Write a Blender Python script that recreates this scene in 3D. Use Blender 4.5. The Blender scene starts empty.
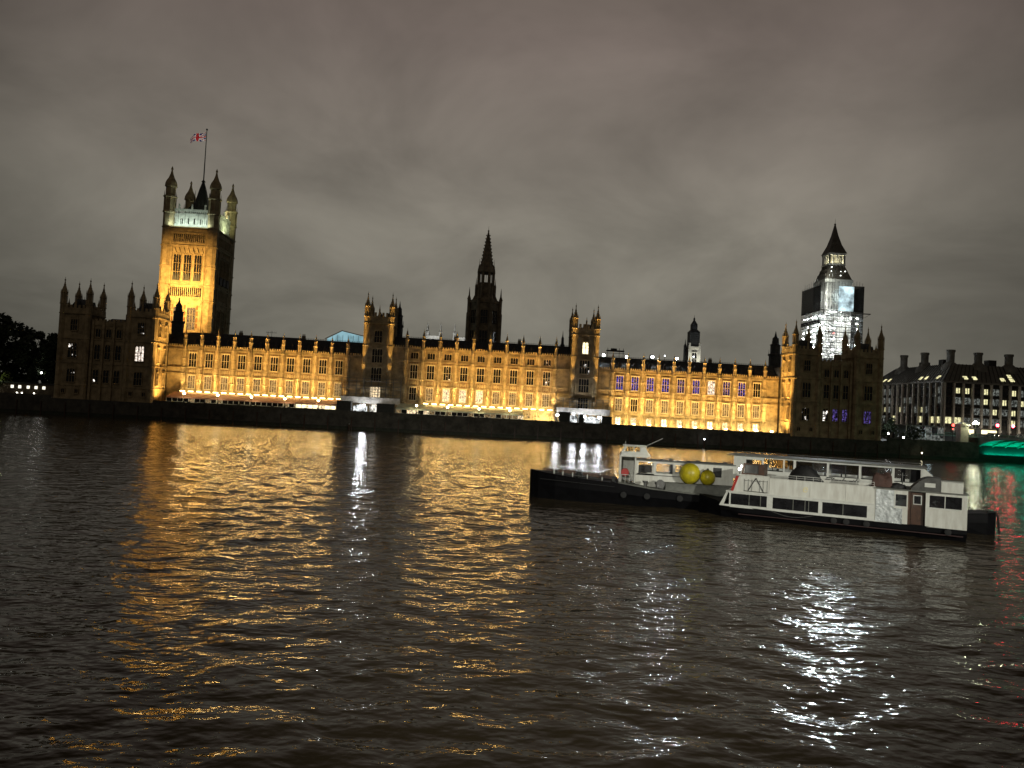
import bpy, math, random
import numpy as np
from mathutils import Vector, Matrix
random.seed(7); rng = np.random.default_rng(11)
R = math.radians; PI = math.pi
S = bpy.context.scene
COL = S.collection

# ------------------------------------------------------------------ camera
cd = bpy.data.cameras.new('camera'); cam = bpy.data.objects.new('camera', cd); COL.objects.link(cam)
cd.sensor_width = 36; cd.lens = 27; cd.clip_start = .2; cd.clip_end = 6000
cam.location = (0, -250, 9)
cam.rotation_euler = (Matrix.Rotation(R(-2.3), 3, 'Z') @ Matrix.Rotation(R(91.85), 3, 'X') @ Matrix.Rotation(R(3.0), 3, 'Z')).to_euler()
S.camera = cam
S.view_settings.view_transform = 'Standard'; S.view_settings.look = 'None'
S.view_settings.exposure = 0; S.view_settings.gamma = 1
S.render.engine = 'CYCLES'
S.cycles.use_denoising = True
S.cycles.max_bounces = 6; S.cycles.diffuse_bounces = 2; S.cycles.glossy_bounces = 3
S.cycles.transparent_max_bounces = 8
S.cycles.sample_clamp_indirect = 30; S.cycles.sample_clamp_direct = 0
S.cycles.caustics_reflective = True; S.cycles.caustics_refractive = False

# ------------------------------------------------------------------ world: low cloud lit by the city at night
W = bpy.data.worlds.new('World'); S.world = W; W.use_nodes = True
nt = W.node_tree; N = nt.nodes; L = nt.links
for n in list(N): N.remove(n)
out = N.new('ShaderNodeOutputWorld'); bg = N.new('ShaderNodeBackground')
tc = N.new('ShaderNodeTexCoord'); sep = N.new('ShaderNodeSeparateXYZ'); L.new(tc.outputs['Generated'], sep.inputs[0])
def M(op, a, b=None, c=None, clamp=False):
    n = N.new('ShaderNodeMath'); n.operation = op; n.use_clamp = clamp
    for i, v in enumerate((a, b, c)):
        if v is None: continue
        if isinstance(v, (int, float)): n.inputs[i].default_value = v
        else: L.new(v, n.inputs[i])
    return n.outputs[0]
zc = M('MAXIMUM', sep.outputs[2], 0.0)
den = M('ADD', zc, 0.42)
cx = M('DIVIDE', sep.outputs[0], den); cy = M('DIVIDE', sep.outputs[1], den)
cmb = N.new('ShaderNodeCombineXYZ'); L.new(cx, cmb.inputs[0]); L.new(cy, cmb.inputs[1])
n1 = N.new('ShaderNodeTexNoise'); n1.inputs['Scale'].default_value = 2.6; n1.inputs['Detail'].default_value = 5; n1.inputs['Roughness'].default_value = .56
n1.inputs['Distortion'].default_value = .35; L.new(cmb.outputs[0], n1.inputs['Vector'])
n2 = N.new('ShaderNodeTexNoise'); n2.inputs['Scale'].default_value = .8; n2.inputs['Detail'].default_value = 2; L.new(cmb.outputs[0], n2.inputs['Vector'])
nn = M('ADD', M('MULTIPLY', n1.outputs[0], .6), M('MULTIPLY', n2.outputs[0], .4))
mr = N.new('ShaderNodeMapRange'); mr.inputs[1].default_value = .36; mr.inputs[2].default_value = .64; mr.inputs[3].default_value = .74; mr.inputs[4].default_value = 1.42
L.new(nn, mr.inputs[0])
# city glow on the cloud: strongest over the middle of the town, falling away to both sides
dotn = N.new('ShaderNodeVectorMath'); dotn.operation = 'DOT_PRODUCT'; L.new(tc.outputs['Generated'], dotn.inputs[0])
dotn.inputs[1].default_value = Vector((0.04, 1, 0.24)).normalized()
glow = N.new('ShaderNodeMapRange'); glow.interpolation_type = 'SMOOTHSTEP'
glow.inputs[1].default_value = .66; glow.inputs[2].default_value = 1.0; glow.inputs[3].default_value = .20; glow.inputs[4].default_value = 1.0
L.new(dotn.outputs['Value'], glow.inputs[0])
cr = N.new('ShaderNodeValToRGB'); cr.color_ramp.elements[0].position = 0.0; cr.color_ramp.elements[0].color = (.155, .150, .122, 1)
cr.color_ramp.elements[1].position = .55; cr.color_ramp.elements[1].color = (.158, .128, .111, 1)
e = cr.color_ramp.elements.new(.22); e.color = (.200, .184, .152, 1)
cr.color_ramp.elements[2].position = .44
e = cr.color_ramp.elements.new(.72); e.color = (.062, .047, .032, 1)
L.new(sep.outputs[2], cr.inputs[0])
st = M('MULTIPLY', mr.outputs[0], glow.outputs[0])
L.new(cr.outputs[0], bg.inputs[0]); L.new(st, bg.inputs[1]); L.new(bg.outputs[0], out.inputs[0])

sd = bpy.data.lights.new('fill_sun', 'SUN'); sd.energy = .075; sd.angle = R(50); sd.color = (1, .90, .76)  # weak wide sun added to lift the dark stone
so = bpy.data.objects.new('fill_sun', sd); COL.objects.link(so); so.rotation_euler = (R(52), 0, R(-14))

# ------------------------------------------------------------------ materials
def mat(name, col, rough=.8, metal=0., var=.0, vscale=1., bump=0., bscale=8., stretch=None, emit=None, estr=0., spec=.5, col2=None, bdist=.1):
    m = bpy.data.materials.new(name); m.use_nodes = True
    t = m.node_tree; b = t.nodes['Principled BSDF']
    b.inputs['Base Color'].default_value = (*col, 1); b.inputs['Roughness'].default_value = rough
    b.inputs['Metallic'].default_value = metal; b.inputs['Specular IOR Level'].default_value = spec
    co = t.nodes.new('ShaderNodeTexCoord')
    if var or col2:
        n = t.nodes.new('ShaderNodeTexNoise'); n.inputs['Scale'].default_value = vscale; n.inputs['Detail'].default_value = 6
        n.inputs['Roughness'].default_value = .62
        if stretch:
            mp = t.nodes.new('ShaderNodeMapping'); mp.inputs['Scale'].default_value = stretch
            t.links.new(co.outputs['Object'], mp.inputs[0]); t.links.new(mp.outputs[0], n.inputs['Vector'])
        else: t.links.new(co.outputs['Object'], n.inputs['Vector'])
        r = t.nodes.new('ShaderNodeValToRGB'); r.color_ramp.elements[0].position = .34; r.color_ramp.elements[1].position = .66
        c2 = col2 or tuple(c*(1-var) for c in col); c1 = tuple(min(1, c*(1+var*.5)) for c in col)
        r.color_ramp.elements[0].color = (*c2, 1); r.color_ramp.elements[1].color = (*c1, 1)
        t.links.new(n.outputs[0], r.inputs[0]); t.links.new(r.outputs[0], b.inputs['Base Color'])
    if bump:
        n = t.nodes.new('ShaderNodeTexNoise'); n.inputs['Scale'].default_value = bscale; n.inputs['Detail'].default_value = 4
        t.links.new(co.outputs['Object'], n.inputs['Vector'])
        bp = t.nodes.new('ShaderNodeBump'); bp.inputs['Strength'].default_value = bump; bp.inputs['Distance'].default_value = bdist
        t.links.new(n.outputs[0], bp.inputs['Height']); t.links.new(bp.outputs[0], b.inputs['Normal'])
    if emit:
        b.inputs['Emission Color'].default_value = (*emit, 1); b.inputs['Emission Strength'].default_value = estr
    return m
def litpane(name, col, strength, scale=2.0, lo=.30, hi=.62):
    """a window pane with an uneven lit room behind it"""
    m = mat(name, (.02, .02, .02), .15)
    t = m.node_tree; b = t.nodes['Principled BSDF']
    co = t.nodes.new('ShaderNodeTexCoord'); n = t.nodes.new('ShaderNodeTexNoise'); n.inputs['Scale'].default_value = scale; n.inputs['Detail'].default_value = 3
    oi = t.nodes.new('ShaderNodeObjectInfo'); va = t.nodes.new('ShaderNodeVectorMath'); va.operation = 'ADD'
    sc = t.nodes.new('ShaderNodeVectorMath'); sc.operation = 'SCALE'; sc.inputs['Scale'].default_value = 3.7
    t.links.new(oi.outputs['Location'], sc.inputs[0])
    t.links.new(co.outputs['Object'], va.inputs[0]); t.links.new(sc.outputs[0], va.inputs[1]); t.links.new(va.outputs[0], n.inputs['Vector'])
    r = t.nodes.new('ShaderNodeMapRange'); r.inputs[1].default_value = lo; r.inputs[2].default_value = hi; r.inputs[3].default_value = .0; r.inputs[4].default_value = strength
    t.links.new(n.outputs[0], r.inputs[0]); t.links.new(r.outputs[0], b.inputs['Emission Strength'])
    b.inputs['Emission Color'].default_value = (*col, 1)
    return m
K = {}
K['stone'] = mat('honey_stone', (.40, .30, .17), .85, var=.45, vscale=.55, bump=.5, bscale=3)
K['stone_trim'] = mat('carved_window_stone', (.56, .46, .30), .8, var=.25, vscale=1.5, bump=.3, bscale=4)
K['stone_red'] = mat('red_brown_and_recess_shade_stone', (.24, .115, .05), .9, var=.5, vscale=1.5, bump=.4, bscale=4)  # carved bands; also the panels and slots that paint recess shade
K['stone_dark'] = mat('sooty_stone', (.22, .175, .115), .9, var=.5, vscale=.5, bump=.5, bscale=3)
K['stone_pale'] = mat('pale_stone', (.52, .50, .45), .85, var=.3, vscale=.8, bump=.3, bscale=3)
K['slate'] = mat('roof_slate', (.05, .052, .055), .6, var=.4, vscale=1.2, bump=.4, bscale=6)
K['iron'] = mat('dark_iron', (.03, .032, .03), .55, metal=.4, var=.3, vscale=3)
K['spire_iron'] = mat('cast_iron_tiles', (.10, .085, .065), .6, var=.4, vscale=1.5, bump=.4, bscale=5)
K['granite'] = mat('river_wall_granite', (.085, .078, .062), .85, var=.5, vscale=.5, bump=.6, bscale=2)
K['earth'] = mat('ground_paving', (.06, .057, .05), .9, var=.3, vscale=.2)
K['asphalt'] = mat('asphalt', (.05, .05, .05), .85, var=.25, vscale=1)
K['glass_dark'] = mat('dark_glass', (.018, .018, .02), .12, var=.5, vscale=1.2)
K['pane_warm'] = litpane('warm_lit_pane', (1, .78, .48), 1.6)
K['pane_white'] = litpane('white_lit_pane', (1, .86, .74), 1.5, 1.6, .36, .62)
K['pane_dim'] = litpane('dim_lit_pane', (.9, .62, .30), .35, 1.8)
K['pane_spark'] = litpane('mostly_dark_pane_with_lamp', (1, .93, .85), 3.0, .8, .60, .74)
K['pane_blue'] = litpane('blue_lit_pane', (.10, .09, .95), .8, 2.0, .46, .66)
K['pane_violet'] = litpane('violet_lit_pane', (.30, .20, .9), .45, 2.0, .46, .66)
K['pane_full'] = litpane('bright_warm_pane', (1, .86, .50), 2.2, 1.2, .15, .5)
K['pane_office'] = litpane('office_lit_pane', (1, .93, .50), 1.1, 1.2, .18, .55)
K['pane_office_dim'] = litpane('office_dim_pane', (.72, .78, .70), .24, 1.6, .38, .62)
K['white_paint'] = mat('weathered_white_paint', (.72, .73, .67), .42, col2=(.57, .56, .50), vscale=1.6, stretch=(1.6, 1.6, .35), bump=.08, bscale=4)
K['white_clean'] = mat('white_frame_paint', (.66, .67, .62), .4, var=.12, vscale=2)
K['grey_paint'] = mat('grey_deck_paint', (.15, .155, .135), .6, var=.35, vscale=1.2)
K['hull_black'] = mat('black_hull_paint', (.004, .004, .005), .6, var=.4, vscale=1.5, spec=.12)
K['hull_red'] = mat('dull_red_stripe', (.03, .008, .007), .6)
K['brown_wood'] = mat('varnished_wood', (.07, .03, .014), .45, var=.4, vscale=3)
K['yellow'] = mat('yellow_buoy_plastic', (.60, .50, .02), .38, var=.35, vscale=1.3, bump=.15, bscale=2.5)
K['red_paint'] = mat('red_paint', (.40, .02, .015), .45)
K['canvas_grey'] = mat('grey_canvas', (.10, .10, .095), .85, var=.3, vscale=2, bump=.3, bscale=3)
K['canvas_dark'] = mat('dark_tarpaulin', (.022, .022, .022), .6, var=.3, vscale=2, bump=.5, bscale=4)
K['canvas_maroon'] = mat('maroon_tarpaulin', (.085, .045, .035), .8, var=.3, vscale=2, bump=.4, bscale=4)
K['sheet'] = mat('wet_plastic_sheet', (.62, .66, .66), .10, var=.15, vscale=2, bump=1.0, bscale=1.3, bdist=.6)
K['awning_pink'] = mat('dusty_pink_awning', (.50, .27, .19), .75, var=.2, vscale=.8)
K['awning_pale'] = mat('pale_green_awning', (.50, .55, .45), .7, var=.2, vscale=.8)
K['hoarding'] = mat('white_hoarding', (.55, .53, .50), .7, var=.45, vscale=.7)
K['cabin_dark'] = mat('dark_site_cabin', (.035, .037, .03), .7, var=.3, vscale=1)
K['steel'] = mat('galvanised_scaffold_tube', (.13, .13, .125), .45, metal=.5)
K['board'] = mat('scaffold_boards', (.16, .15, .13), .8, var=.3, vscale=2)
K['debris_net'] = mat('dark_debris_netting', (.045, .05, .048), .8, var=.3, vscale=1); K['debris_net'].node_tree.nodes['Principled BSDF'].inputs['Alpha'].default_value = .72
K['sheet_blue'] = litpane('lamplit_blue_sheeting', (.66, .88, .95), 1.4, .28, .25, .62)
K['tent'] = litpane('blue_lit_tent_fabric', (.42, .74, .84), .62, .35, -.1, .55)
K['bronze'] = mat('dark_bronze_cladding', (.035, .032, .027), .5, metal=.3, var=.3, vscale=1)
K['bronze_roof'] = mat('weathered_bronze_roof', (.15, .14, .12), .6, var=.3, vscale=1)
K['pier_stone'] = mat('portland_piers', (.38, .35, .30), .8, var=.2, vscale=1.5)
K['bark'] = mat('bark', (.05, .04, .03), .9, var=.3, vscale=4)
K['leaf'] = mat('leaf_green', (.03, .045, .018), .7, var=.5, vscale=.7)
K['leaf2'] = mat('leaf_yellow_green', (.07, .085, .02), .7, var=.5, vscale=.7)
K['green_iron'] = mat('green_bridge_iron', (.16, .30, .22), .55, var=.25, vscale=1.5)
K['ring_orange'] = mat('faded_orange_ring', (.42, .12, .04), .6, var=.3, vscale=3)
K['rubber'] = mat('black_rubber', (.015, .015, .015), .8)
K['car_dark'] = mat('dark_car_paint', (.03, .035, .05), .3)
K['car_grey'] = mat('silver_car_paint', (.35, .35, .35), .3)
K['bus_red'] = mat('red_bus_paint', (.42, .02, .02), .35)
def em(name, col, s): return mat(name, (.02, .02, .02), .5, emit=col, estr=s)
K['lamp_warm'] = em('terrace_globe_light', (1, .80, .42), 22)
K['lamp_white'] = em('white_flood_light', (.85, .94, 1), 220)
K['lamp_small'] = em('small_white_light', (.9, .95, 1), 16)
K['lamp_site'] = em('site_white_light', (1, .97, .90), 14)
K['lamp_work'] = em('scaffold_work_light', (.86, .95, 1), 130)
K['lamp_roof'] = em('roof_dot_light', (.95, 1, .95), 6)
K['lamp_street'] = em('street_lantern_light', (.98, 1, .72), 60)
K['lamp_red'] = em('red_signal_light', (1, .03, .05), 80)
K['lamp_tail'] = em('tail_light', (1, .04, .03), 7)
K['lamp_head'] = em('head_light', (1, .9, .6), 12)
K['lamp_flood'] = em('amber_flood_light', (1, .70, .25), 18)
K['lamp_red_sm'] = em('small_red_site_light', (1, .08, .06), 6)

# ------------------------------------------------------------------ mesh builder
class MB:
    def __init__(s): s.v = []; s.f = []; s.m = []; s.mi = 0; s.T = None
    def add(s, vs, fs):
        o = len(s.v)
        if s.T is not None: vs = [tuple(s.T @ Vector(p)) for p in vs]
        s.v.extend(vs)
        for f in fs: s.f.append([i+o for i in f]); s.m.append(s.mi)
    def box(s, x0, x1, y0, y1, z0, z1):
        s.add([(x0,y0,z0),(x1,y0,z0),(x1,y1,z0),(x0,y1,z0),(x0,y0,z1),(x1,y0,z1),(x1,y1,z1),(x0,y1,z1)],
              [(0,3,2,1),(4,5,6,7),(0,1,5,4),(1,2,6,5),(2,3,7,6),(3,0,4,7)])
    def lathe(s, cx, cy, prof, n=8, rot=None):
        a0 = PI/n if rot is None else rot
        vs = []; fs = []
        for r, z in prof:
            for k in range(n):
                a = a0+2*PI*k/n; vs.append((cx+r*math.cos(a), cy+r*math.sin(a), z))
        for i in range(len(prof)-1):
            for k in range(n):
                k2 = (k+1) % n; fs.append((i*n+k, i*n+k2, (i+1)*n+k2, (i+1)*n+k))
        fs.append(tuple(range(n-1, -1, -1))); fs.append(tuple((len(prof)-1)*n+k for k in range(n)))
        s.add(vs, fs)
    def tube(s, p, q, r, n=6, r2=None):
        p = Vector(p); q = Vector(q); d = q-p
        if d.length < 1e-6: return
        r2 = r if r2 is None else r2
        d.normalize(); a = d.orthogonal().normalized(); b = d.cross(a); vs = []
        for c, rr in ((p, r), (q, r2)):
            for k in range(n):
                t = 2*PI*k/n; vs.append(tuple(c+a*rr*math.cos(t)+b*rr*math.sin(t)))
        fs = [(k, (k+1) % n, n+(k+1) % n, n+k) for k in range(n)]
        fs += [tuple(range(n-1, -1, -1)), tuple(range(n, 2*n))]
        s.add(vs, fs)
    def prism(s, pts, axis, a, b):
        """polygon pts (2-D) swept along axis from a to b; axis 'y': pts=(x,z); 'x': pts=(y,z); 'z': pts=(x,y)"""
        n = len(pts)
        f = {'y': lambda p, t: (p[0], t, p[1]), 'x': lambda p, t: (t, p[0], p[1]), 'z': lambda p, t: (p[0], p[1], t)}[axis]
        vs = [f(p, a) for p in pts]+[f(p, b) for p in pts]
        fs = [(k, (k+1) % n, n+(k+1) % n, n+k) for k in range(n)]+[tuple(range(n-1, -1, -1)), tuple(range(n, 2*n))]
        s.add(vs, fs)
    def frust(s, x0, x1, y0, y1, z0, X0, X1, Y0, Y1, z1):
        s.add([(x0,y0,z0),(x1,y0,z0),(x1,y1,z0),(x0,y1,z0),(X0,Y0,z1),(X1,Y0,z1),(X1,Y1,z1),(X0,Y1,z1)],
              [(0,3,2,1),(4,5,6,7),(0,1,5,4),(1,2,6,5),(2,3,7,6),(3,0,4,7)])
    def sphere(s, c, r, n=10, m=7, sq=1.):
        prof = [(max(.001, r*math.sin(PI*i/m)), c[2]-r*sq*math.cos(PI*i/m)) for i in range(m+1)]
        s.lathe(c[0], c[1], prof, n)
    def mesh(s, name, mats, smooth=False):
        me = bpy.data.meshes.new(name); me.from_pydata(s.v, [], s.f)
        if not isinstance(mats, (list, tuple)): mats = [mats]
        for m in mats: me.materials.append(K[m] if isinstance(m, str) else m)
        if len(mats) > 1: me.polygons.foreach_set('material_index', s.m)
        if smooth: me.polygons.foreach_set('use_smooth', [True]*len(me.polygons))
        me.update()
        import bmesh
        b = bmesh.new(); b.from_mesh(me); bmesh.ops.recalc_face_normals(b, faces=b.faces); b.to_mesh(me); b.free()
        return me
    def build(s, name, mats, parent=None, smooth=False, loc=None):
        o = bpy.data.objects.new(name, s.mesh(name, mats, smooth)); COL.objects.link(o)
        if parent: o.parent = parent
        if loc: o.location = loc
        return o
def tag(o, label, cat, group=None, kind=None):
    if label: o['label'] = label
    if cat: o['category'] = cat
    if group: o['group'] = group
    if kind: o['kind'] = kind
    return o
def thing(name, label, cat, loc=(0, 0, 0), rz=0, group=None):
    o = bpy.data.objects.new(name, None); COL.objects.link(o); o.location = loc; o.rotation_euler = (0, 0, rz)
    o.empty_display_size = .5
    return tag(o, label, cat, group)
def struct(mb, name, mats, smooth=False):
    o = mb.build(name, mats, smooth=smooth); o['kind'] = 'structure'; return o
def inst(me, name, parent, loc, rz=0):
    o = bpy.data.objects.new(name, me); COL.objects.link(o); o.parent = parent; o.location = loc; o.rotation_euler = (0, 0, rz); return o
def copy_tree(o, parent=None):
    c = o.copy(); COL.objects.link(c)
    if parent: c.parent = parent
    for ch in list(o.children): copy_tree(ch, c)
    return c
def light(kind, name, loc, energy, col, size=.3, size_y=None, target=None, spot=None, blend=.4, spread=None, parent=None):
    ld = bpy.data.lights.new(name, kind); ld.energy = energy; ld.color = col
    if kind == 'AREA':
        ld.size = size
        if size_y: ld.shape = 'RECTANGLE'; ld.size_y = size_y
        if spread: ld.spread = R(spread)
    else: ld.shadow_soft_size = size
    if kind == 'SPOT': ld.spot_size = R(spot); ld.spot_blend = blend
    o = bpy.data.objects.new(name, ld); COL.objects.link(o); o.location = loc
    if target is not None:
        d = Vector(target)-Vector(loc); o.rotation_euler = d.to_track_quat('-Z', 'Y').to_euler()
    if parent: o.parent = parent
    return o
ORD = 'first second third fourth fifth sixth seventh eighth ninth tenth eleventh twelfth thirteenth fourteenth fifteenth sixteenth seventeenth eighteenth'.split()
GZ = 5.0     # ground level on the far bank, above the water at z = 0

# ------------------------------------------------------------------ setting: ground, water
g = MB(); g.box(-2500, 2500, -10.0, 4000, -3, GZ); struct(g, 'ground', 'earth')
g = MB(); g.box(-2500, 2500, -700, -250.8, -3, 7.2); struct(g, 'near_embankment_ground', 'earth')

def build_water():
    def axis(segs):
        a = []
        for s0, s1, d in segs: a += list(np.arange(s0, s1-1e-6, d))
        a.append(segs[-1][1]); return np.array(a)
    half = [(0, 55, .32), (55, 130, .8), (130, 220, 2.2), (220, 700, 20), (700, 2500, 150)]
    xp = axis(half); xs = np.concatenate([-xp[::-1][:-1], xp])
    ys = axis([(-251, -236, 1.5), (-236, -206, .20), (-206, -176, .34), (-176, -120, .55), (-120, -9.5, .8)])
    X, Y = np.meshgrid(xs, ys); Z = np.zeros_like(X)
    dist = np.hypot(X, Y+250)
    r = np.random.default_rng(5)
    for k in range(70):
        lam = math.exp(r.uniform(math.log(.85), math.log(6.5)))
        ang = r.normal(PI/2+.06, .85)
        slope = .0150*(1.0 if lam < 3.5 else .60)
        amp = slope*lam/(2*PI)
        kx, ky = 2*PI/lam*math.cos(ang), 2*PI/lam*math.sin(ang)
        ph = r.uniform(0, 2*PI)
        spac = np.interp(dist, [0, 40, 75, 130, 240], [.25, .33, .5, .7, .95])
        fade = np.clip((lam/spac-2.2)/2.0, 0, 1)*np.clip((190-np.abs(X))/60, 0, 1)
        gx = X+.6*np.sin(Y*.21+k)+.3*np.sin(X*.13+k*1.7)
        Z += amp*fade*(np.sin(kx*gx+ky*Y+ph)+.18*np.sin(2*(kx*gx+ky*Y+ph)+.4))
    # patches of rougher and calmer water
    patch = .80+.28*np.sin(X*.060+1.2*np.sin(Y*.045))*np.sin(Y*.075+.8*np.sin(X*.05+1))
    Z *= patch
    ny, nx = X.shape
    co = np.stack([X, Y, Z], -1).reshape(-1, 3)
    i = np.arange(ny-1)[:, None]*nx+np.arange(nx-1)[None, :]
    q = np.stack([i, i+1, i+1+nx, i+nx], -1).reshape(-1, 4)
    me = bpy.data.meshes.new('river_water'); me.vertices.add(len(co)); me.vertices.foreach_set('co', co.ravel())
    me.loops.add(q.size); me.loops.foreach_set('vertex_index', q.ravel().astype(np.int32))
    me.polygons.add(len(q)); me.polygons.foreach_set('loop_start', np.arange(0, q.size, 4, dtype=np.int32)); me.polygons.foreach_set('loop_total', np.full(len(q), 4, np.int32))
    me.polygons.foreach_set('use_smooth', np.ones(len(q), bool)); me.update(); me.validate()
    o = bpy.data.objects.new('river_water', me); COL.objects.link(o); o['kind'] = 'structure'
    m = bpy.data.materials.new('muddy_river_water'); m.use_nodes = True; t = m.node_tree; b = t.nodes['Principled BSDF']
    b.inputs['Base Color'].default_value = (.074, .058, .034, 1); b.inputs['Roughness'].default_value = .085; b.inputs['IOR'].default_value = 1.34
    tcn = t.nodes.new('ShaderNodeTexCoord')
    def noise(scale, sx, sy, det, strength, dist_, prev=None, rot=0.):
        mp = t.nodes.new('ShaderNodeMapping'); mp.inputs['Scale'].default_value = (sx, sy, 1); mp.inputs['Rotation'].default_value = (0, 0, rot)
        t.links.new(tcn.outputs['Object'], mp.inputs[0])
        n = t.nodes.new('ShaderNodeTexNoise'); n.inputs['Scale'].default_value = scale; n.inputs['Detail'].default_value = det; n.inputs['Roughness'].default_value = .5
        t.links.new(mp.outputs[0], n.inputs['Vector'])
        bp = t.nodes.new('ShaderNodeBump'); bp.inputs['Strength'].default_value = strength; bp.inputs['Distance'].default_value = dist_
        t.links.new(n.outputs[0], bp.inputs['Height'])
        if prev: t.links.new(prev.outputs[0], bp.inputs['Normal'])
        return bp
    b1 = noise(.75, .6, 1.0, 2, 1.0, .24)
    b2 = noise(2.6, .7, 1.0, 1, 1.0, .05, b1, .25)
    b2 = noise(6.5, .7, 1.0, 1, 1.0, .010, b2, -.3)
    t.links.new(b2.outputs[0], b.inputs['Normal'])
    me.materials.append(m)
    return o
build_water()

# ------------------------------------------------------------------ river wall along the far bank
K['weed'] = mat('tide_weed', (.028, .034, .016), .6, var=.5, vscale=1.2, bump=.6, bscale=3)
rw = thing('river_wall', 'long dark granite river wall with a coped parapet below the palace', 'wall')
w = MB(); w.box(-600, 159.5, -11.2, -9.9, -3, 5.02); w.box(-600, 159.5, -11.35, -9.9, 1.0, 1.3); w.build('wall_face', 'granite', rw)
w = MB(); w.box(-600, 159.5, -11.24, -11.19, -3, 1.0); w.build('weed_band', 'weed', rw)
for k in range(40):
    w = MB(); x = -140+k*7.2; w.box(x-.14, x+.14, -11.5, -11.2, -2, 3.9); w.build('fender_timber', 'brown_wood', rw)
w = MB(); w.box(-99.8, 98.2, -11.1, -10.6, 5.0, 5.82)
for k in range(39): w.box(-99.6+k*5.08, -98.9+k*5.08, -11.25, -10.45, 5.0, 6.0)
w.build('parapet', 'granite', rw)
w = MB(); w.box(-600, -130.5, -11.1, -10.6, 5.0, 5.9); w.box(129.5, 159, -11.1, -10.6, 5.0, 6.0); w.build('parapet', 'granite', rw)

# ------------------------------------------------------------------ gothic pieces
_wc = {}
def window_meshes(w, h, lights=3, trans=1, arch=True):
    key = (round(w, 2), round(h, 2), lights, trans, arch)
    if key in _wc: return _wc[key]
    f = MB(); j = .16
    f.box(-w/2-j, -w/2, -.36, 0, -.15, h+.18); f.box(w/2, w/2+j, -.36, 0, -.15, h+.18)
    f.box(-w/2, w/2, -.36, 0, h, h+.18); f.box(-w/2, w/2, -.42, 0, -.22, 0)
    m = .05*max(1, w/2.2)
    for k in range(1, lights):
        x = -w/2+w*k/lights; f.box(x-m, x+m, -.30, -.06, 0, h)
    for k in range(1, trans+1):
        z = h*k/(trans+1); f.box(-w/2, w/2, -.27, -.06, z-m, z+m)
    if arch:
        lw = w/lights; ah = lw*.5
        for k in range(lights):
            a = -w/2+lw*k; bq = a+lw; c = (a+bq)/2
            f.prism([(a, h), (a, h-ah), (a+lw*.16, h-ah*.45), (c, h)], 'y', -.25, -.07)
            f.prism([(bq, h), (c, h), (bq-lw*.16, h-ah*.45), (bq, h-ah)], 'y', -.25, -.07)
        f.box(-w/2-j-.08, w/2+j+.08, -.46, -.36, h+.14, h+.30)
    p = MB(); p.box(-w/2, w/2, -.055, 0.02, 0, h)
    _wc[key] = (f, p); _wc[key] = (f, p, {})
    return _wc[key]
def window(parent, loc, rz, w, h, pane='glass_dark', stone='stone', lights=3, trans=1, arch=True):
    f, p, c = window_meshes(w, h, lights, trans, arch)
    if ('f', stone) not in c: c[('f', stone)] = f.mesh('window', stone)
    if ('p', pane) not in c: c[('p', pane)] = p.mesh('pane', pane)
    o = inst(c[('f', stone)], 'window', parent, loc, rz); inst(c[('p', pane)], 'pane', o, (0, 0, 0)); return o
def turret_prof(r, z0, z1, tip, bands=()):
    """octagonal shaft with moulded bands, open top stage and crocketed ogee cap"""
    P = [(r*1.12, z0), (r*1.12, z0+1.0), (r, z0+1.2)]
    for b in sorted(bands):
        P += [(r, b-.18), (r*1.16, b-.1), (r*1.16, b+.12), (r, b+.22)]
    st = z1-(tip-z1)*.75
    P += [(r, st), (r*1.2, st+.05), (r*1.2, st+.28), (r*.86, st+.36), (r*.86, z1-.35), (r*1.12, z1-.2), (r*1.12, z1), (r*.82, z1+.08)]
    h = tip-z1
    P += [(r*.80, z1+h*.12), (r*.62, z1+h*.26), (r*.36, z1+h*.42), (r*.2, z1+h*.6), (r*.13, z1+h*.74), (r*.24, z1+h*.78), (r*.24, z1+h*.82), (r*.07, z1+h*.86), (.03, tip)]
    return P
def add_turret(mb, cx, cy, r, z0, z1, tip, bands=()):
    mb.lathe(cx, cy, turret_prof(r, z0, z1, tip, bands), 8)
    st = z1-(tip-z1)*.75
    for k in range(8):   # small corner shafts and gablets on the top stage, arrow slits below
        a = 2*PI*k/8+PI/8
        x, y = cx+r*.98*math.cos(a), cy+r*.98*math.sin(a)
        mb.tube((x, y, st), (x, y, z1+.3), r*.10, 4); mb.tube((x, y, z1+.3), (x, y, z1+.95), r*.10, 4, .02)
    h = tip-z1
    for zz, rr in ((.2, .72), (.34, .5), (.5, .3)):
        for k in range(4):
            a = PI/2*k; mb.sphere((cx+r*rr*math.cos(a), cy+r*rr*math.sin(a), z1+h*zz), r*.13, 5, 3)
def battlement(mb, p, q, z, h, thick=.35, step=1.2, frac=.55):
    """crenellated parapet from p to q (axis aligned)"""
    (x0, y0), (x1, y1) = p, q
    if abs(y1-y0) < 1e-6:
        mb.box(min(x0, x1), max(x0, x1), y0-thick/2, y0+thick/2, z, z+h*.62)
        n = max(1, int(abs(x1-x0)/step)); d = (x1-x0)/n
        for k in range(n): a = x0+d*(k+.5-frac/2); b = a+d*frac; mb.box(min(a, b), max(a, b), y0-thick/2-.03, y0+thick/2+.03, z+h*.60, z+h)
    else:
        mb.box(x0-thick/2, x0+thick/2, min(y0, y1), max(y0, y1), z, z+h*.62)
        n = max(1, int(abs(y1-y0)/step)); d = (y1-y0)/n
        for k in range(n): a = y0+d*(k+.5-frac/2); b = a+d*frac; mb.box(x0-thick/2-.03, x0+thick/2+.03, min(a, b), max(a, b), z+h*.60, z+h)
FROT = {'S': 0, 'E': PI/2, 'N': PI, 'W': -PI/2}
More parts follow.
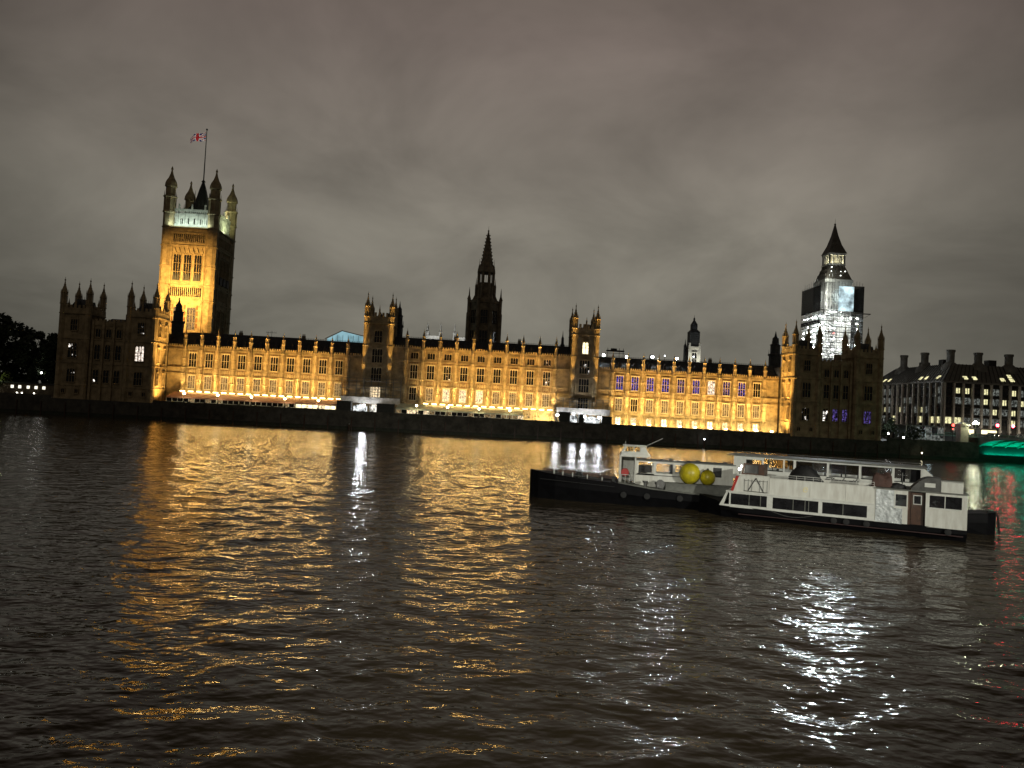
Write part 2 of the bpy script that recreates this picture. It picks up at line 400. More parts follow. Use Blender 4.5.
def fpos(face, b, u, d=0.):
    x0, x1, y0, y1 = b
    cx, cy = (x0+x1)/2, (y0+y1)/2
    return {'S': (cx+u, y0-d), 'E': (x1+d, cy+u), 'N': (cx-u, y1+d), 'W': (x0-d, cy-u)}[face]
def face_box(mb, face, b, u0, u1, d, z0, z1, inset=.02):
    """box proud of a wall face by d"""
    old = mb.T; p = fpos(face, b, 0)
    mb.T = Matrix.Translation((p[0], p[1], 0)) @ Matrix.Rotation(FROT[face], 4, 'Z')
    mb.box(u0, u1, -d, inset, z0, z1); mb.T = old
def gothic_tower(root, b, z0, zw, tr, shaft, tip, bands, wins, stone='stone', roof_top=None, par_h=2.6, faces='SEW', ribs=True, rbands=None, ins=.35):
    x0, x1, y0, y1 = b
    w = MB(); w.box(x0, x1, y0, y1, z0, zw)
    for F in faces:
        L_ = (x1-x0) if F in 'SN' else (y1-y0)
        for z in bands: face_box(w, F, b, -L_/2, L_/2, .24, z-.16, z+.16)
        face_box(w, F, b, -L_/2, L_/2, .42, zw-.35, zw-.02)
        face_box(w, F, b, -L_/2, L_/2, .30, z0, z0+1.0)
        if ribs:
            occ = sorted((u-wd/2-.3, u+wd/2+.3) for (FF, u, zz, wd, hh, *r) in wins if FF == F)
            n = int(L_/.62)
            for k in range(1, n):
                u = -L_/2+L_*k/n
                if any(a < u < c for a, c in occ): continue
                face_box(w, F, b, u-.07, u+.07, .13, z0+1.0, zw-.35)
            # blind panels between windows of a column
            for (FF, u, zz, wd, hh, *r) in wins:
                if FF != F: continue
                k = 0; tops = [t for t in (*bands, zw) if t > zz+hh]
                zt = min(tops)-.2 if tops else zw
                z = zz+hh+.5
                if zt-z > .5:
                    m = max(2, int(wd/.55))
                    for q in range(m+1):
                        uu = u-wd/2+wd*q/m; face_box(w, F, b, uu-.06, uu+.06, .14, z, zt)
    w.build('wall', stone, root)
    for (tx, ty) in ((x0+ins, y0+ins*.5), (x1-ins, y0+ins*.5), (x0+ins, y1-ins), (x1-ins, y1-ins)):
        t = MB(); add_turret(t, tx, ty, tr, z0, shaft, tip, rbands or bands); t.build('turret', stone, root)
    p = MB()
    battlement(p, (x0, y0-.1), (x1, y0-.1), zw, par_h); battlement(p, (x1+.1, y0), (x1+.1, y1), zw, par_h)
    battlement(p, (x0-.1, y0), (x0-.1, y1), zw, par_h); battlement(p, (x0, y1+.1), (x1, y1+.1), zw, par_h)
    for (px, py) in (((x0+x1)/2, y0-.1), (x1+.1, (y0+y1)/2), (x0-.1, (y0+y1)/2)):
        p.lathe(px, py, [(.32, zw), (.32, zw+par_h+.6), (.42, zw+par_h+.7), (.2, zw+par_h+1.2), (.03, zw+par_h+2.4)], 4)
    p.build('parapet', stone, root)
    if roof_top:
        r = MB(); i = .9; j = min(x1-x0, y1-y0)*.34
        r.frust(x0+i, x1-i, y0+i, y1-i, zw-.1, x0+j, x1-j, y0+j, y1-j, roof_top)
        n = 5
        for k in range(n+1):
            xx = x0+j+(x1-x0-2*j)*k/n; r.tube((xx, y0+j, roof_top), (xx, y0+j, roof_top+.9), .06, 4, .02)
        # gabled dormers
        for F in 'SE':
            p2 = fpos(F, b, 0, -1.2); r.T = Matrix.Translation((p2[0], p2[1], 0)) @ Matrix.Rotation(FROT[F], 4, 'Z')
            r.prism([(-.9, zw), (.9, zw), (.9, zw+2.2), (0, zw+3.9), (-.9, zw+2.2)], 'y', -.2, 1.6); r.T = None
        r.build('roof', 'slate', root)
    for (F, u, zz, wd, hh, pane, li, trn) in wins:
        q = fpos(F, b, u)
        window(root, (q[0], q[1], zz), FROT[F], wd, hh, pane, stone, li, trn)

# ------------------------------------------------------------------ palace ranges facing the terrace
def palace_range(label, x0, x1, pins, upper, lower, attic, shaft, tip, ridge, grd=None, arch_ground=False, skip_end=None):
    t = thing('palace_range', label, 'palace building', (0, 0, 0))
    eave = 26.4 if attic else 22.9
    w = MB(); w.box(x0, x1, 0, 13, GZ, eave)
    for z, d, h in ((9.35, .34, .22), (14.85, .28, .16), (16.75, .28, .16), (22.7, .42, .22)) + (((26.2, .36, .18),) if attic else ()):
        w.box(x0, x1, -d, .02, z-h, z+h)
    cents = [(a+b)/2 for a, b in zip(pins[:-1], pins[1:])]; bands = []
    bw = pins[1]-pins[0]
    for c in cents:
        hw = bw/2-.75
        for s in (-1, 1):
            for off, d in ((1.30, .20), (1.62, .12)):
                if off < hw: w.box(c+s*off-.07, c+s*off+.07, -d, .02, 9.6, 22.4)
            w.box(c+s*1.46-.2, c+s*1.46+.2, -.30, .02, 12.6, 12.9); w.box(c+s*1.46-.2, c+s*1.46+.2, -.30, .02, 19.6, 19.9)
        bb_ = MB(); bb_.box(c-bw/2+.8, c+bw/2-.8, -.06, .01, 15.03, 16.53); bands.append(bb_); bb_ = MB(); bb_.box(c-bw/2+.8, c+bw/2-.8, -.05, .01, 21.86, 22.44); bands.append(bb_)
        w.mi = 1  # flat dark panels: shade of blind lancet recesses put into the stone colour
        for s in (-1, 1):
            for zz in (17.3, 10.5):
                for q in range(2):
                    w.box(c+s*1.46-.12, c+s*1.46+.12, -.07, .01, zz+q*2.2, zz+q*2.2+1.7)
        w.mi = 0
        # carved heraldic band under the principal windows
        for q in range(5):
            u = c-1.6+q*.8; w.box(u-.26, u+.26, -.16, .02, 15.15, 16.35)
            w.prism([(u-.18, 16.2), (u+.18, 16.2), (u+.18, 15.7), (u, 15.35), (u-.18, 15.7)], 'y', -.27, -.15)
        w.prism([(c-.6, 16.1), (c, 16.5), (c+.6, 16.1), (c+.6, 15.5), (c, 15.2), (c-.6, 15.5)], 'y', -.36, -.16)
        for q in range(8):   # cusped frieze above the window
            u = c-hw+2*hw*(q+.5)/8; w.box(u-.09, u+.09, -.12, .02, 21.85, 22.45)
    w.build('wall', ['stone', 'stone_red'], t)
    for bb_ in bands: bb_.build('carved_band', 'stone_red', t)
    for px in pins:
        m = MB(); r = .74
        P = [(r*1.2, GZ), (r*1.2, 6.6), (r, 6.9)]
        for z in (9.35, 12.2, 14.85, 16.75, 19.6, 22.7)+((26.2,) if attic else ()):
            P += [(r, z-.25), (r*1.15, z-.14), (r*1.15, z+.14), (r, z+.25)]
        zt = eave+.6
        P += [(r, zt), (r*.72, zt+.3), (r*.72, shaft-1.7), (r*.95, shaft-1.55), (r*.95, shaft-1.3), (r*.66, shaft-1.2), (r*.66, shaft-.15), (r*.9, shaft), (r*.6, shaft+.15), (r*.3, shaft+(tip-shaft)*.45), (r*.32, shaft+(tip-shaft)*.55), (.1, shaft+(tip-shaft)*.62), (.03, tip)]
        m.lathe(px, -.25, P, 8)
        for s in (-1, 1): m.box(px+s*.62-.06, px+s*.62+.06, -.72, -.5, 9.8, 22.3)
        m.build('buttress', 'stone', t)
    p = MB()
    for a, b in zip(pins[:-1], pins[1:]): battlement(p, (a+.7, -.12), (b-.7, -.12), eave, 1.35, .3, .72, .5)
    if x0 < pins[0]-1: battlement(p, (x0, -.12), (pins[0]-.7, -.12), eave, 1.35, .3, .72, .5)
    if x1 > pins[-1]+1: battlement(p, (pins[-1]+.7, -.12), (x1, -.12), eave, 1.35, .3, .72, .5)
    p.build('parapet', 'stone', t)
    r = MB(); r.prism([(.5, eave-.1), (.5, eave+.5), (5.6, ridge), (7.4, ridge), (12.5, eave+.5), (12.5, eave-.1)], 'x', x0+.02, x1-.02)
    x = x0+.4
    while x < x1-.3: r.box(x-.05, x+.05, 5.7, 5.8, ridge, ridge+.4); x += .8
    r.box(x0+.1, x1-.1, 5.7, 5.8, ridge+.25, ridge+.33)
    ro = r.build('roof', 'slate', t)
    for i, c in enumerate(cents):
        d = MB(); zd = eave+1.7; yd = 1.6
        d.prism([(c-.42, zd), (c+.42, zd), (c+.42, zd+.9), (c, zd+1.7), (c-.42, zd+.9)], 'y', yd-.25, yd+1.9); d.build('dormer', 'slate', ro)
        if i % 4 == 2:
            d = MB(); d.box(c+1.2, c+2.3, 7.8, 8.8, eave, ridge+1.3)
            for q in range(3): d.lathe(c+1.4+q*.35, 8.3, [(.12, ridge+1.3), (.12, ridge+1.9)], 6)
            d.build('chimney', 'stone_dark', ro)
    for i, c in enumerate(cents):
        window(t, (c, 0, 17.1), 0, 2.3, 4.5, upper[i % len(upper)], 'stone_trim', 3, 1)
        window(t, (c, 0, 10.2), 0, 2.15, 4.1, lower[i % len(lower)], 'stone_trim', 3, 1)
        if attic: window(t, (c, 0, 23.6), 0, 2.3, 2.0, attic[i % len(attic)], 'stone', 3, 0)
        if arch_ground:
            window(t, (c, 0, GZ+.9), 0, 1.7, 2.3, 'pane_warm' if i % 3 else 'pane_full', 'stone', 2, 1)
        elif i % 2: window(t, (c, 0, GZ+.9), 0, 1.6, 2.2, 'pane_dim', 'stone', 2, 1)
    return t
LP = [-95.2+5.17*k for k in range(11)]
MP = [-24.7+5.4*k for k in range(10)]
RP = [42.7+5.07*k for k in range(11)]
G = 'glass_dark'; dm = 'pane_dim'
palace_range('floodlit golden gothic palace range of ten bays behind the pink terrace awning', -100.5, -38.4, LP, [G], [dm], None, 27.2, 29.6, 28.3)
palace_range('central gothic palace range with an extra attic storey, between the two dark river towers', -29.2, 29.2, MP, [G, G, 'pane_spark', G, G, G], ['glass_dark', 'pane_dim', 'pane_warm', 'pane_warm', 'pane_warm', 'pane_dim', dm, dm, dm], [G, G, G, G, 'pane_spark', G, G, G, 'pane_spark'], 31.0, 33.4, 30.8)
palace_range('floodlit gothic palace range with blue-lit upper windows and bright ground-floor arches', 37.4, 98.2, RP, ['pane_blue', 'pane_blue', 'pane_blue', 'pane_blue', 'pane_violet', 'pane_blue', 'pane_white', 'pane_violet', 'pane_blue', G], [dm, G, dm, dm, dm, dm, dm, dm, 'pane_dim', dm], None, 27.2, 29.6, 28.0, arch_ground=True)

# river towers between the ranges
def river_tower(label, x0, x1, lit):
    t = thing('palace_tower', label, 'palace tower')
    b = (x0, x1, -1.2, 9.0)
    wins = [('S', 0, 28.1, 1.9 if lit != G else 2.4, 3.8, lit, 2 if lit != G else 3, 1), ('S', 0, 21.6, 3.2, 4.4, 'pane_spark' if lit != G else G, 4, 1), ('S', 0, 15.6, 3.2, 4.4, G, 4, 1), ('S', 0, 10.2, 3.2, 3.6, 'pane_warm' if lit == G else G, 4, 1),
            ('E', 0, 28.6, 2.4, 4.6, G, 3, 1), ('W', 0, 28.6, 2.4, 4.6, G, 3, 1)]
    gothic_tower(t, b, GZ, 34.4, .88, 39.8, 44.6, (9.4, 15.0, 20.8, 27.0, 34.2), wins, 'stone', 37.0, 3.4)
river_tower('dark gothic river tower with floodlit corner turrets, left of the central palace range', -38.2, -29.6, G)
river_tower('dark gothic river tower with one lit top window, right of the central palace range', 29.3, 37.3, 'pane_full')

# wing pavilions standing forward at both ends of the terrace
def wing(label, x0, x1, ws, lit_side):
    t = thing('palace_wing', label, 'palace building')
    a1 = x0+8.9; b0 = x1-8.9
    def face_wins(keys, F='S', top=G):
        return [(F, 0, 26.0, 2.0, 3.4, top, 3, 1), (F, 0, 17.6, 2.6, 4.6, keys[0], 3, 1), (F, 0, 10.2, 2.4, 4.0, keys[1], 3, 1), (F, -2.0, 6.8, 1.0, 1.2, G, 2, 0), (F, 2.0, 6.8, 1.0, 1.2, G, 2, 0)]
    def side(F): return [(F, -2.2, 25.6, 1.5, 3.6, G, 2, 1), (F, 2.2, 25.6, 1.5, 3.6, G, 2, 1), (F, -2.2, 17.4, 1.5, 4.6, G, 2, 1), (F, 2.2, 17.4, 1.5, 4.6, G, 2, 1), (F, -2.2, 10.4, 1.5, 3.9, dm, 2, 1), (F, 2.2, 10.4, 1.5, 3.9, dm, 2, 1)]
    for i, (u0, u1, kk) in enumerate(((x0, a1, ws[0]), (b0, x1, ws[2]))):
        sub = bpy.data.objects.new('corner_tower', None); COL.objects.link(sub); sub.parent = t
        gothic_tower(sub, (u0, u1, -9.6, -.3), 4.4, 31.5, .95, 37.6, 42.4, (9.3, 16.2, 23.6, 31.2), face_wins(kk[:2], 'S', kk[2] if len(kk) > 2 else G)+side('E')+side('W'), 'stone', 36.0, 2.4, ins=.6)
    lb = (a1+.9, b0-.9, -8.6, 4)
    w = MB(); w.box(*lb, 4.4, 28.4)
    Lw = lb[1]-lb[0]
    for z in (9.3, 16.2, 23.6, 28.2): face_box(w, 'S', lb, -Lw/2, Lw/2, .25, z-.16, z+.16)
    n = 3
    for k in range(n+1):
        u = -Lw/2+Lw*k/n
        face_box(w, 'S', lb, u-.35, u+.35, .6, 4.4, 29.6)
    w.build('wall', 'stone', t)
    p = MB(); battlement(p, (lb[0], lb[2]-.1), (lb[1], lb[2]-.1), 28.4, 1.6); p.build('parapet', 'stone', t)
    w = MB(); w.box(x0+.3, x1-.3, .3, 26, 4.4, 27.5); w.build('rear_wall', 'stone_dark', t)
    r = MB(); r.prism([(-6, 28.5), (2, 31.2), (18, 31.2), (26, 27.4), (26, 27.3), (-6, 28.3)], 'x', a1+1.2, b0-1.2); ro = r.build('roof', 'slate', t)
    c = MB(); c.box((x0+x1)/2+2.2, (x0+x1)/2+4.0, -3.2, -1.8, 28, 32.4); c.build('chimney', 'stone_dark', ro)
    for k in range(n):
        u = lb[0]+Lw*(k+.5)/n
        window(t, (u, lb[2], 24.4), 0, 1.5, 2.4, G, 'stone', 2, 0); window(t, (u, lb[2], 17.6), 0, 1.7, 4.4, G, 'stone', 2, 1)
        window(t, (u, lb[2], 10.4), 0, 1.7, 3.9, ws[1][k], 'stone', 2, 1)
    return t
wing('dark gothic palace wing at the left end with a floodlit side facing the terrace', -129.9, -100.8, [('pane_spark', 'pane_spark'), ('pane_spark', G, G), ('pane_white', G, 'pane_spark')], 'E')
wing('dark gothic palace wing with violet-lit windows, below the scaffolded clock tower', 98.9, 127.9, [(G, 'pane_spark'), ('pane_spark', 'pane_violet', 'pane_violet'), (G, 'pane_violet')], 'W')

# dark stair turrets rising behind the ranges
def stair_turret(label, x, y, base, w, top):
    t = thing('stair_turret', label, 'turret')
    m = MB(); m.lathe(x, y, [(w, base), (w, top-9), (w*1.15, top-8.8), (w*1.15, top-8.3), (w*.8, top-8.1), (w*.8, top-5.2), (w*.95, top-5), (w*.6, top-4.6), (w*.5, top-2.6), (w*.22, top-2), (.04, top)], 8); m.build('shaft', 'slate', t)
    p = MB()
    for k in range(8):
        a = 2*PI*k/8+PI/8; xx, yy = x+w*math.cos(a), y+w*math.sin(a); p.tube((xx, yy, top-9), (xx, yy, top-6.6), .16, 4, .03)
    p.build('pinnacle', 'slate', t)
stair_turret('dark pointed stair turret before the great golden square tower', -104.0, 15, 25, 1.9, 41)
stair_turret('dark stepped ventilation turret left of the right-hand wing', 103.5, 18, 25, 2.1, 41.5)
stair_turret('slim dark turret just left of the right river tower', 27.2, 13, 28, .9, 36.8)
stair_turret('dark turret tucked against the right side of the left river tower', -29.0, 12, 28, 1.5, 43.6)

# ------------------------------------------------------------------ great square tower with the flag
def great_tower():
    t = thing('great_square_tower', 'huge square gothic tower floodlit gold with pale-lit parapet and four ogee corner turrets', 'tower')
    b = (-138.0, -116.2, 80, 104); x0, x1, y0, y1 = b
    w = MB(); w.box(x0, x1, y0, y1, GZ, 79.2)
    for F in 'SE':
        L_ = 21.8 if F == 'S' else 24
        for z, d in ((34, .5), (47.6, .5), (48.6, .3), (54.0, .6), (55.2, .35), (70.9, .6), (72, .35), (76.4, .5), (78.6, .8)): face_box(w, F, b, -L_/2, L_/2, d, z-.28, z+.28)
        # panelled piers left and right of the windows
        for u in [k*.9 for k in range(-12, 13)]:
            if abs(u) > 7.0 and abs(u) < L_/2-1.2: face_box(w, F, b, u-.13, u+.13, .35, 36, 78)
        for u in (-6.9, 6.9): face_box(w, F, b, u-.35, u+.35, .6, 34, 70.6)
        # two small arcades
        for z0, z1 in ((49.2, 53.4), (72.6, 76.0)):
            for k in range(17): u = -6.6+13.2*k/16; face_box(w, F, b, u-.13, u+.13, .45, z0, z1)
        # niches with little gables above the big windows
        for k in range(7):
            u = -5.7+11.4*k/6; p = fpos(F, b, u); w.T = Matrix.Translation((p[0], p[1], 0)) @ Matrix.Rotation(FROT[F], 4, 'Z')
            w.prism([(-.8, 67.9), (.8, 67.9), (0, 70.2)], 'y', -.6, .02); w.T = None
        w.mi = 1  # dark slots: recess shade of the panelling painted as darker stone
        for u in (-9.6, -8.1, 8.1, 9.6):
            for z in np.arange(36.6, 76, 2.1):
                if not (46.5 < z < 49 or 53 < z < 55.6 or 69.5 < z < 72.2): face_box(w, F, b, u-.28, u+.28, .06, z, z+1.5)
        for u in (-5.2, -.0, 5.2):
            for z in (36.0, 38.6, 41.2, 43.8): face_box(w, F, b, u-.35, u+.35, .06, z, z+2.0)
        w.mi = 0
        for z in np.arange(36, 78, 2.1):
            for u in (-8.7, 8.7): face_box(w, F, b, u-1.2, u+1.2, .22, z-.12, z+.12)
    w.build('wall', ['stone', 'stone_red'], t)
    for F in 'SE':
        for z0, z1 in ((49.3, 53.2), (72.7, 75.8)): m = MB(); face_box(m, F, b, -6.5, 6.5, .06, z0, z1); m.build('arcade_glazing', 'glass_dark', t)
        for u in (-4.35, 0, 4.35):
            q = fpos(F, b, u); window(t, (q[0], q[1], 56.0), FROT[F], 3.0, 11.2, G, 'stone', 3, 2)
            m = MB(); m.T = Matrix.Translation((q[0], q[1], 0)) @ Matrix.Rotation(FROT[F], 4, 'Z')
            for s in (-1, 0, 1): m.prism([(s*.95-.45, 56.0), (s*.95+.45, 56.0), (s*.95+.3, 58.6), (s*.95, 59.4), (s*.95-.3, 58.6)], 'y', -1.0, -.45)
            m.build('statue_group', 'slate', t)
        for u in (-2.9, 2.9):
            q = fpos(F, b, u); window(t, (q[0], q[1], 35.2), FROT[F], 3.4, 9.6, dm if F == 'S' else G, 'stone', 3, 2)
    for (tx, ty) in ((x0+1.5, y0+.9), (x1-1.5, y0+.9), (x0+1.5, y1-1.5), (x1-1.5, y1-1.5)):
        m = MB(); r = 2.35
        P = [(r, GZ)]
        for z in (34, 41, 47.6, 54, 62, 70.9, 78.6): P += [(r, z-.4), (r*1.12, z-.2), (r*1.12, z+.2), (r, z+.4)]
        P += [(r, 84.5), (r*1.15, 84.8), (r*1.15, 85.4), (r*.95, 85.6), (r*.95, 91.0), (r*1.2, 91.4), (r*1.2, 91.9), (r*.78, 92.3), (r*.78, 95.6), (r*1.05, 95.9), (r*1.05, 96.4),
              (r*1.0, 97.4), (r*.82, 98.6), (r*.5, 99.9), (r*.25, 101.6), (r*.12, 103.2), (r*.2, 103.5), (r*.2, 103.8), (.05, 104.9)]
        m.lathe(tx, ty, P, 8)
        for k in range(8):
            a = 2*PI*k/8+PI/8; xx, yy = tx+r*1.0*math.cos(a), ty+r*1.0*math.sin(a)
            m.tube((xx, yy, 85.5), (xx, yy, 92.5), .16, 4); m.tube((xx, yy, 92.5), (xx, yy, 94.2), .16, 4, .03)
            xx, yy = tx+r*.8*math.cos(a), ty+r*.8*math.sin(a); m.tube((xx, yy, 92.3), (xx, yy, 96), .12, 4)
        m.build('corner_turret', 'stone', t)
    p = MB()   # tall pierced parapet, set back behind a gallery
    for F in 'SENW':
        L_ = (x1-x0) if F in 'SN' else (y1-y0)
        face_box(p, F, b, -L_/2+1.5, L_/2-1.5, -.9, 79.2, 80.4, inset=1.5)
        n = 22
        for k in range(n+1):
            u = -L_/2+1.6+(L_-3.2)*k/n; face_box(p, F, b, u-.16, u+.16, -.95, 80.3, 86.2, inset=1.3)
        for k in range(6):
            u = -L_/2+2.6+(L_-5.2)*(k+.5)/6; q = fpos(F, b, u, -.9); p.T = Matrix.Translation((q[0], q[1], 0)) @ Matrix.Rotation(FROT[F], 4, 'Z')
            p.prism([(-1.3, 80.4), (-.55, 80.4), (-.55, 82.4), (0, 83.4), (.55, 82.4), (.55, 80.4), (1.3, 80.4), (1.3, 85.0), (-1.3, 85.0)], 'y', 0, .3); p.T = None
        face_box(p, F, b, -L_/2+1.5, L_/2-1.5, -.85, 86.0, 86.9, inset=1.5)
        for k in range(3):
            u = -L_/2+L_*(k+1)/4; face_box(p, F, b, u-.3, u+.3, -.8, 86, 89, inset=1.4)
    p.build('parapet', 'stone_pale', t)
    r = MB(); r.frust(x0+2.4, x1-2.4, y0+2.4, y1-2.4, 79.0, -131.0, -123.4, 88.4, 95.6, 90)
    r.lathe(-127.2, 92, [(3.4, 90), (2.6, 94), (1.5, 98.5), (.55, 101.6), (.9, 102), (.25, 102.8)], 8)
    for k in range(8):
        a = 2*PI*k/8; r.tube((-127.2+3.6*math.cos(a), 92+3.6*math.sin(a), 89), (-127.2+3.2*math.cos(a), 92+3.2*math.sin(a), 97.5), .3, 5, .05)
    r.build('roof', 'iron', t)
    m = MB(); m.tube((-127.2, 92, 102), (-127.2, 92, 125.2), .28, 8, .16); m.sphere((-127.2, 92, 125.4), .45, 8, 5); m.build('flagpole', 'iron', t)
    light('AREA', 'great_tower_flood', (-127, 22, 34), 15500, (1, .58, .15), 8, 2, target=(-127, 80, 51), spread=44, parent=None)
    light('AREA', 'great_tower_flood', (-127, 78.0, 79.4), 950, (.78, 1, .86), 17, .6, target=(-127, 81.5, 84.5))
    light('AREA', 'great_tower_flood', (-114.8, 92, 79.6), 1500, (.85, 1, .55), .6, 14, target=(-117.5, 92, 85))
    for (lx, ly) in ((-134, 100), (-120, 100), (-120, 86)): light('POINT', 'great_tower_lamp', (lx, ly, 88), 700, (.9, 1, .7), .3)
    # the flag
    f = tag(MB_flag(), 'wind-blown union flag in red, white and blue on the mast of the square tower', 'flag')
def MB_flag():
    nx, ny = 28, 14; Wd, Hd = 7.4, 3.7; vs = []; fs = []; mi = []
    for j in range(ny+1):
        for i in range(nx+1):
            u = i/nx; v = j/ny
            x = -127.55-u*Wd*.93; y = 92+.9*math.sin(u*7.5)*u**.6; z = 120.6+Hd*v*(1-.25*u)-1.9*u**1.4-.25*math.sin(u*6+v)
            vs.append((x, y, z))
    for j in range(ny):
        for i in range(nx):
            a = j*(nx+1)+i; fs.append((a, a+1, a+nx+2, a+nx+1))
            u = (i+.5)/nx*2-1; v = (j+.5)/ny*2-1
            c = 0
            d1 = abs(abs(u)-abs(v))
            if d1 < .28: c = 1
            if d1 < .10: c = 2
            if abs(u) < .19 or abs(v) < .34: c = 1
            if abs(u) < .11 or abs(v) < .20: c = 2
            mi.append(c)
    me = bpy.data.meshes.new('union_flag'); me.from_pydata(vs, [], fs)
    for nme, c in (('flag_blue', (.01, .02, .16)), ('flag_white', (.75, .75, .75)), ('flag_red', (.55, .02, .03))): me.materials.append(mat(nme, c, .8))
    me.polygons.foreach_set('material_index', mi); me.update()
    o = bpy.data.objects.new('union_flag', me); COL.objects.link(o)
    md = o.modifiers.new('thickness', 'SOLIDIFY'); md.thickness = .02
    light('SPOT', 'flag_spot', (-129, 81, 90), 42000, (1, .95, .85), .3, target=(-131, 92, 121), spot=24)
    return o
great_tower()

# ------------------------------------------------------------------ central octagonal lantern and spire
def central_spire():
    t = thing('central_spire_tower', 'dark octagonal lantern tower with a tall crocketed spire behind the central range', 'spire tower')
    cx, cy = -.3, 90; r = 7.4
    w = MB(); w.lathe(cx, cy, [(r, GZ), (r, 28), (r*.93, 32), (r*.93, 54.5), (r*.98, 54.7), (r*.98, 55.6), (r*.6, 57.2)], 8); w.build('lantern_wall', 'stone_dark', t)
    for k in range(8):
        a = 2*PI*k/8+PI/8
        m = MB(); x, y = cx+r*1.02*math.cos(a), cy+r*1.02*math.sin(a)
        m.lathe(x, y, [(.95, 30), (.95, 50), (.7, 50.4), (.7, 56), (.95, 56.2), (.35, 58), (.05, 61.6)], 8)
        x2, y2 = cx+r*.62*math.cos(a), cy+r*.62*math.sin(a)
        m.tube((x, y, 52), (x2, y2, 58.5), .35, 5); m.lathe(x2, y2, [(.5, 56), (.5, 62.5), (.2, 63.5), (.04, 66)], 6)
        m.build('flying_buttress', 'stone_dark', t)
        a2 = 2*PI*k/8; ap = r*.93*math.cos(PI/8)
        if math.sin(a2) < .5:
            window(t, (cx+ap*math.cos(a2), cy+ap*math.sin(a2), 35.5), a2+PI/2, 3.4, 7.0, G, 'stone_dark', 3, 1)
            window(t, (cx+ap*math.cos(a2), cy+ap*math.sin(a2), 45.5), a2+PI/2, 3.0, 6.0, G, 'stone_dark', 3, 1)
    l = MB()   # open upper lantern: ring of posts with sky seen through
    for k in range(8):
        a = 2*PI*k/8+PI/8; x, y = cx+3.5*math.cos(a), cy+3.5*math.sin(a)
        l.tube((x, y, 57), (x, y, 69.5), .68, 6); l.lathe(x, y, [(.5, 69), (.5, 71), (.15, 72), (.04, 74.5)], 6)
        a2 = a+PI/4; x2, y2 = cx+3.5*math.cos(a2), cy+3.5*math.sin(a2)
        for z in (58.5, 63.6, 68.6): l.tube((x, y, z), (x2, y2, z), .35, 4)
        xm, ym = (x+x2)/2, (y+y2)/2; l.tube((xm, ym, 58), (xm, ym, 69), .16, 4)
    l.lathe(cx, cy, [(4.4, 56.6), (3.7, 57.6), (3.5, 63.4), (3.9, 63.6), (3.9, 64.0), (1.2, 64.2)], 8); l.build('open_lantern', 'stone_dark', t)
    s = MB(); s.lathe(cx, cy, [(4.3, 68.6), (4.1, 70.2), (3.1, 72), (2.8, 73), (2.15, 76), (2.3, 76.2), (1.55, 80), (.95, 84), (.25, 87.2), (.45, 87.5), (.1, 88), (.04, 89.6)], 8)
    for k in range(8):
        a = 2*PI*k/8+PI/8
        for q in range(10):
            z = 72+q*1.5; rr = 3.1-(z-72)*.165; s.sphere((cx+rr*math.cos(a), cy+rr*math.sin(a), z), .24, 5, 3)
    s.build('spire', 'stone_dark', t)
central_spire()

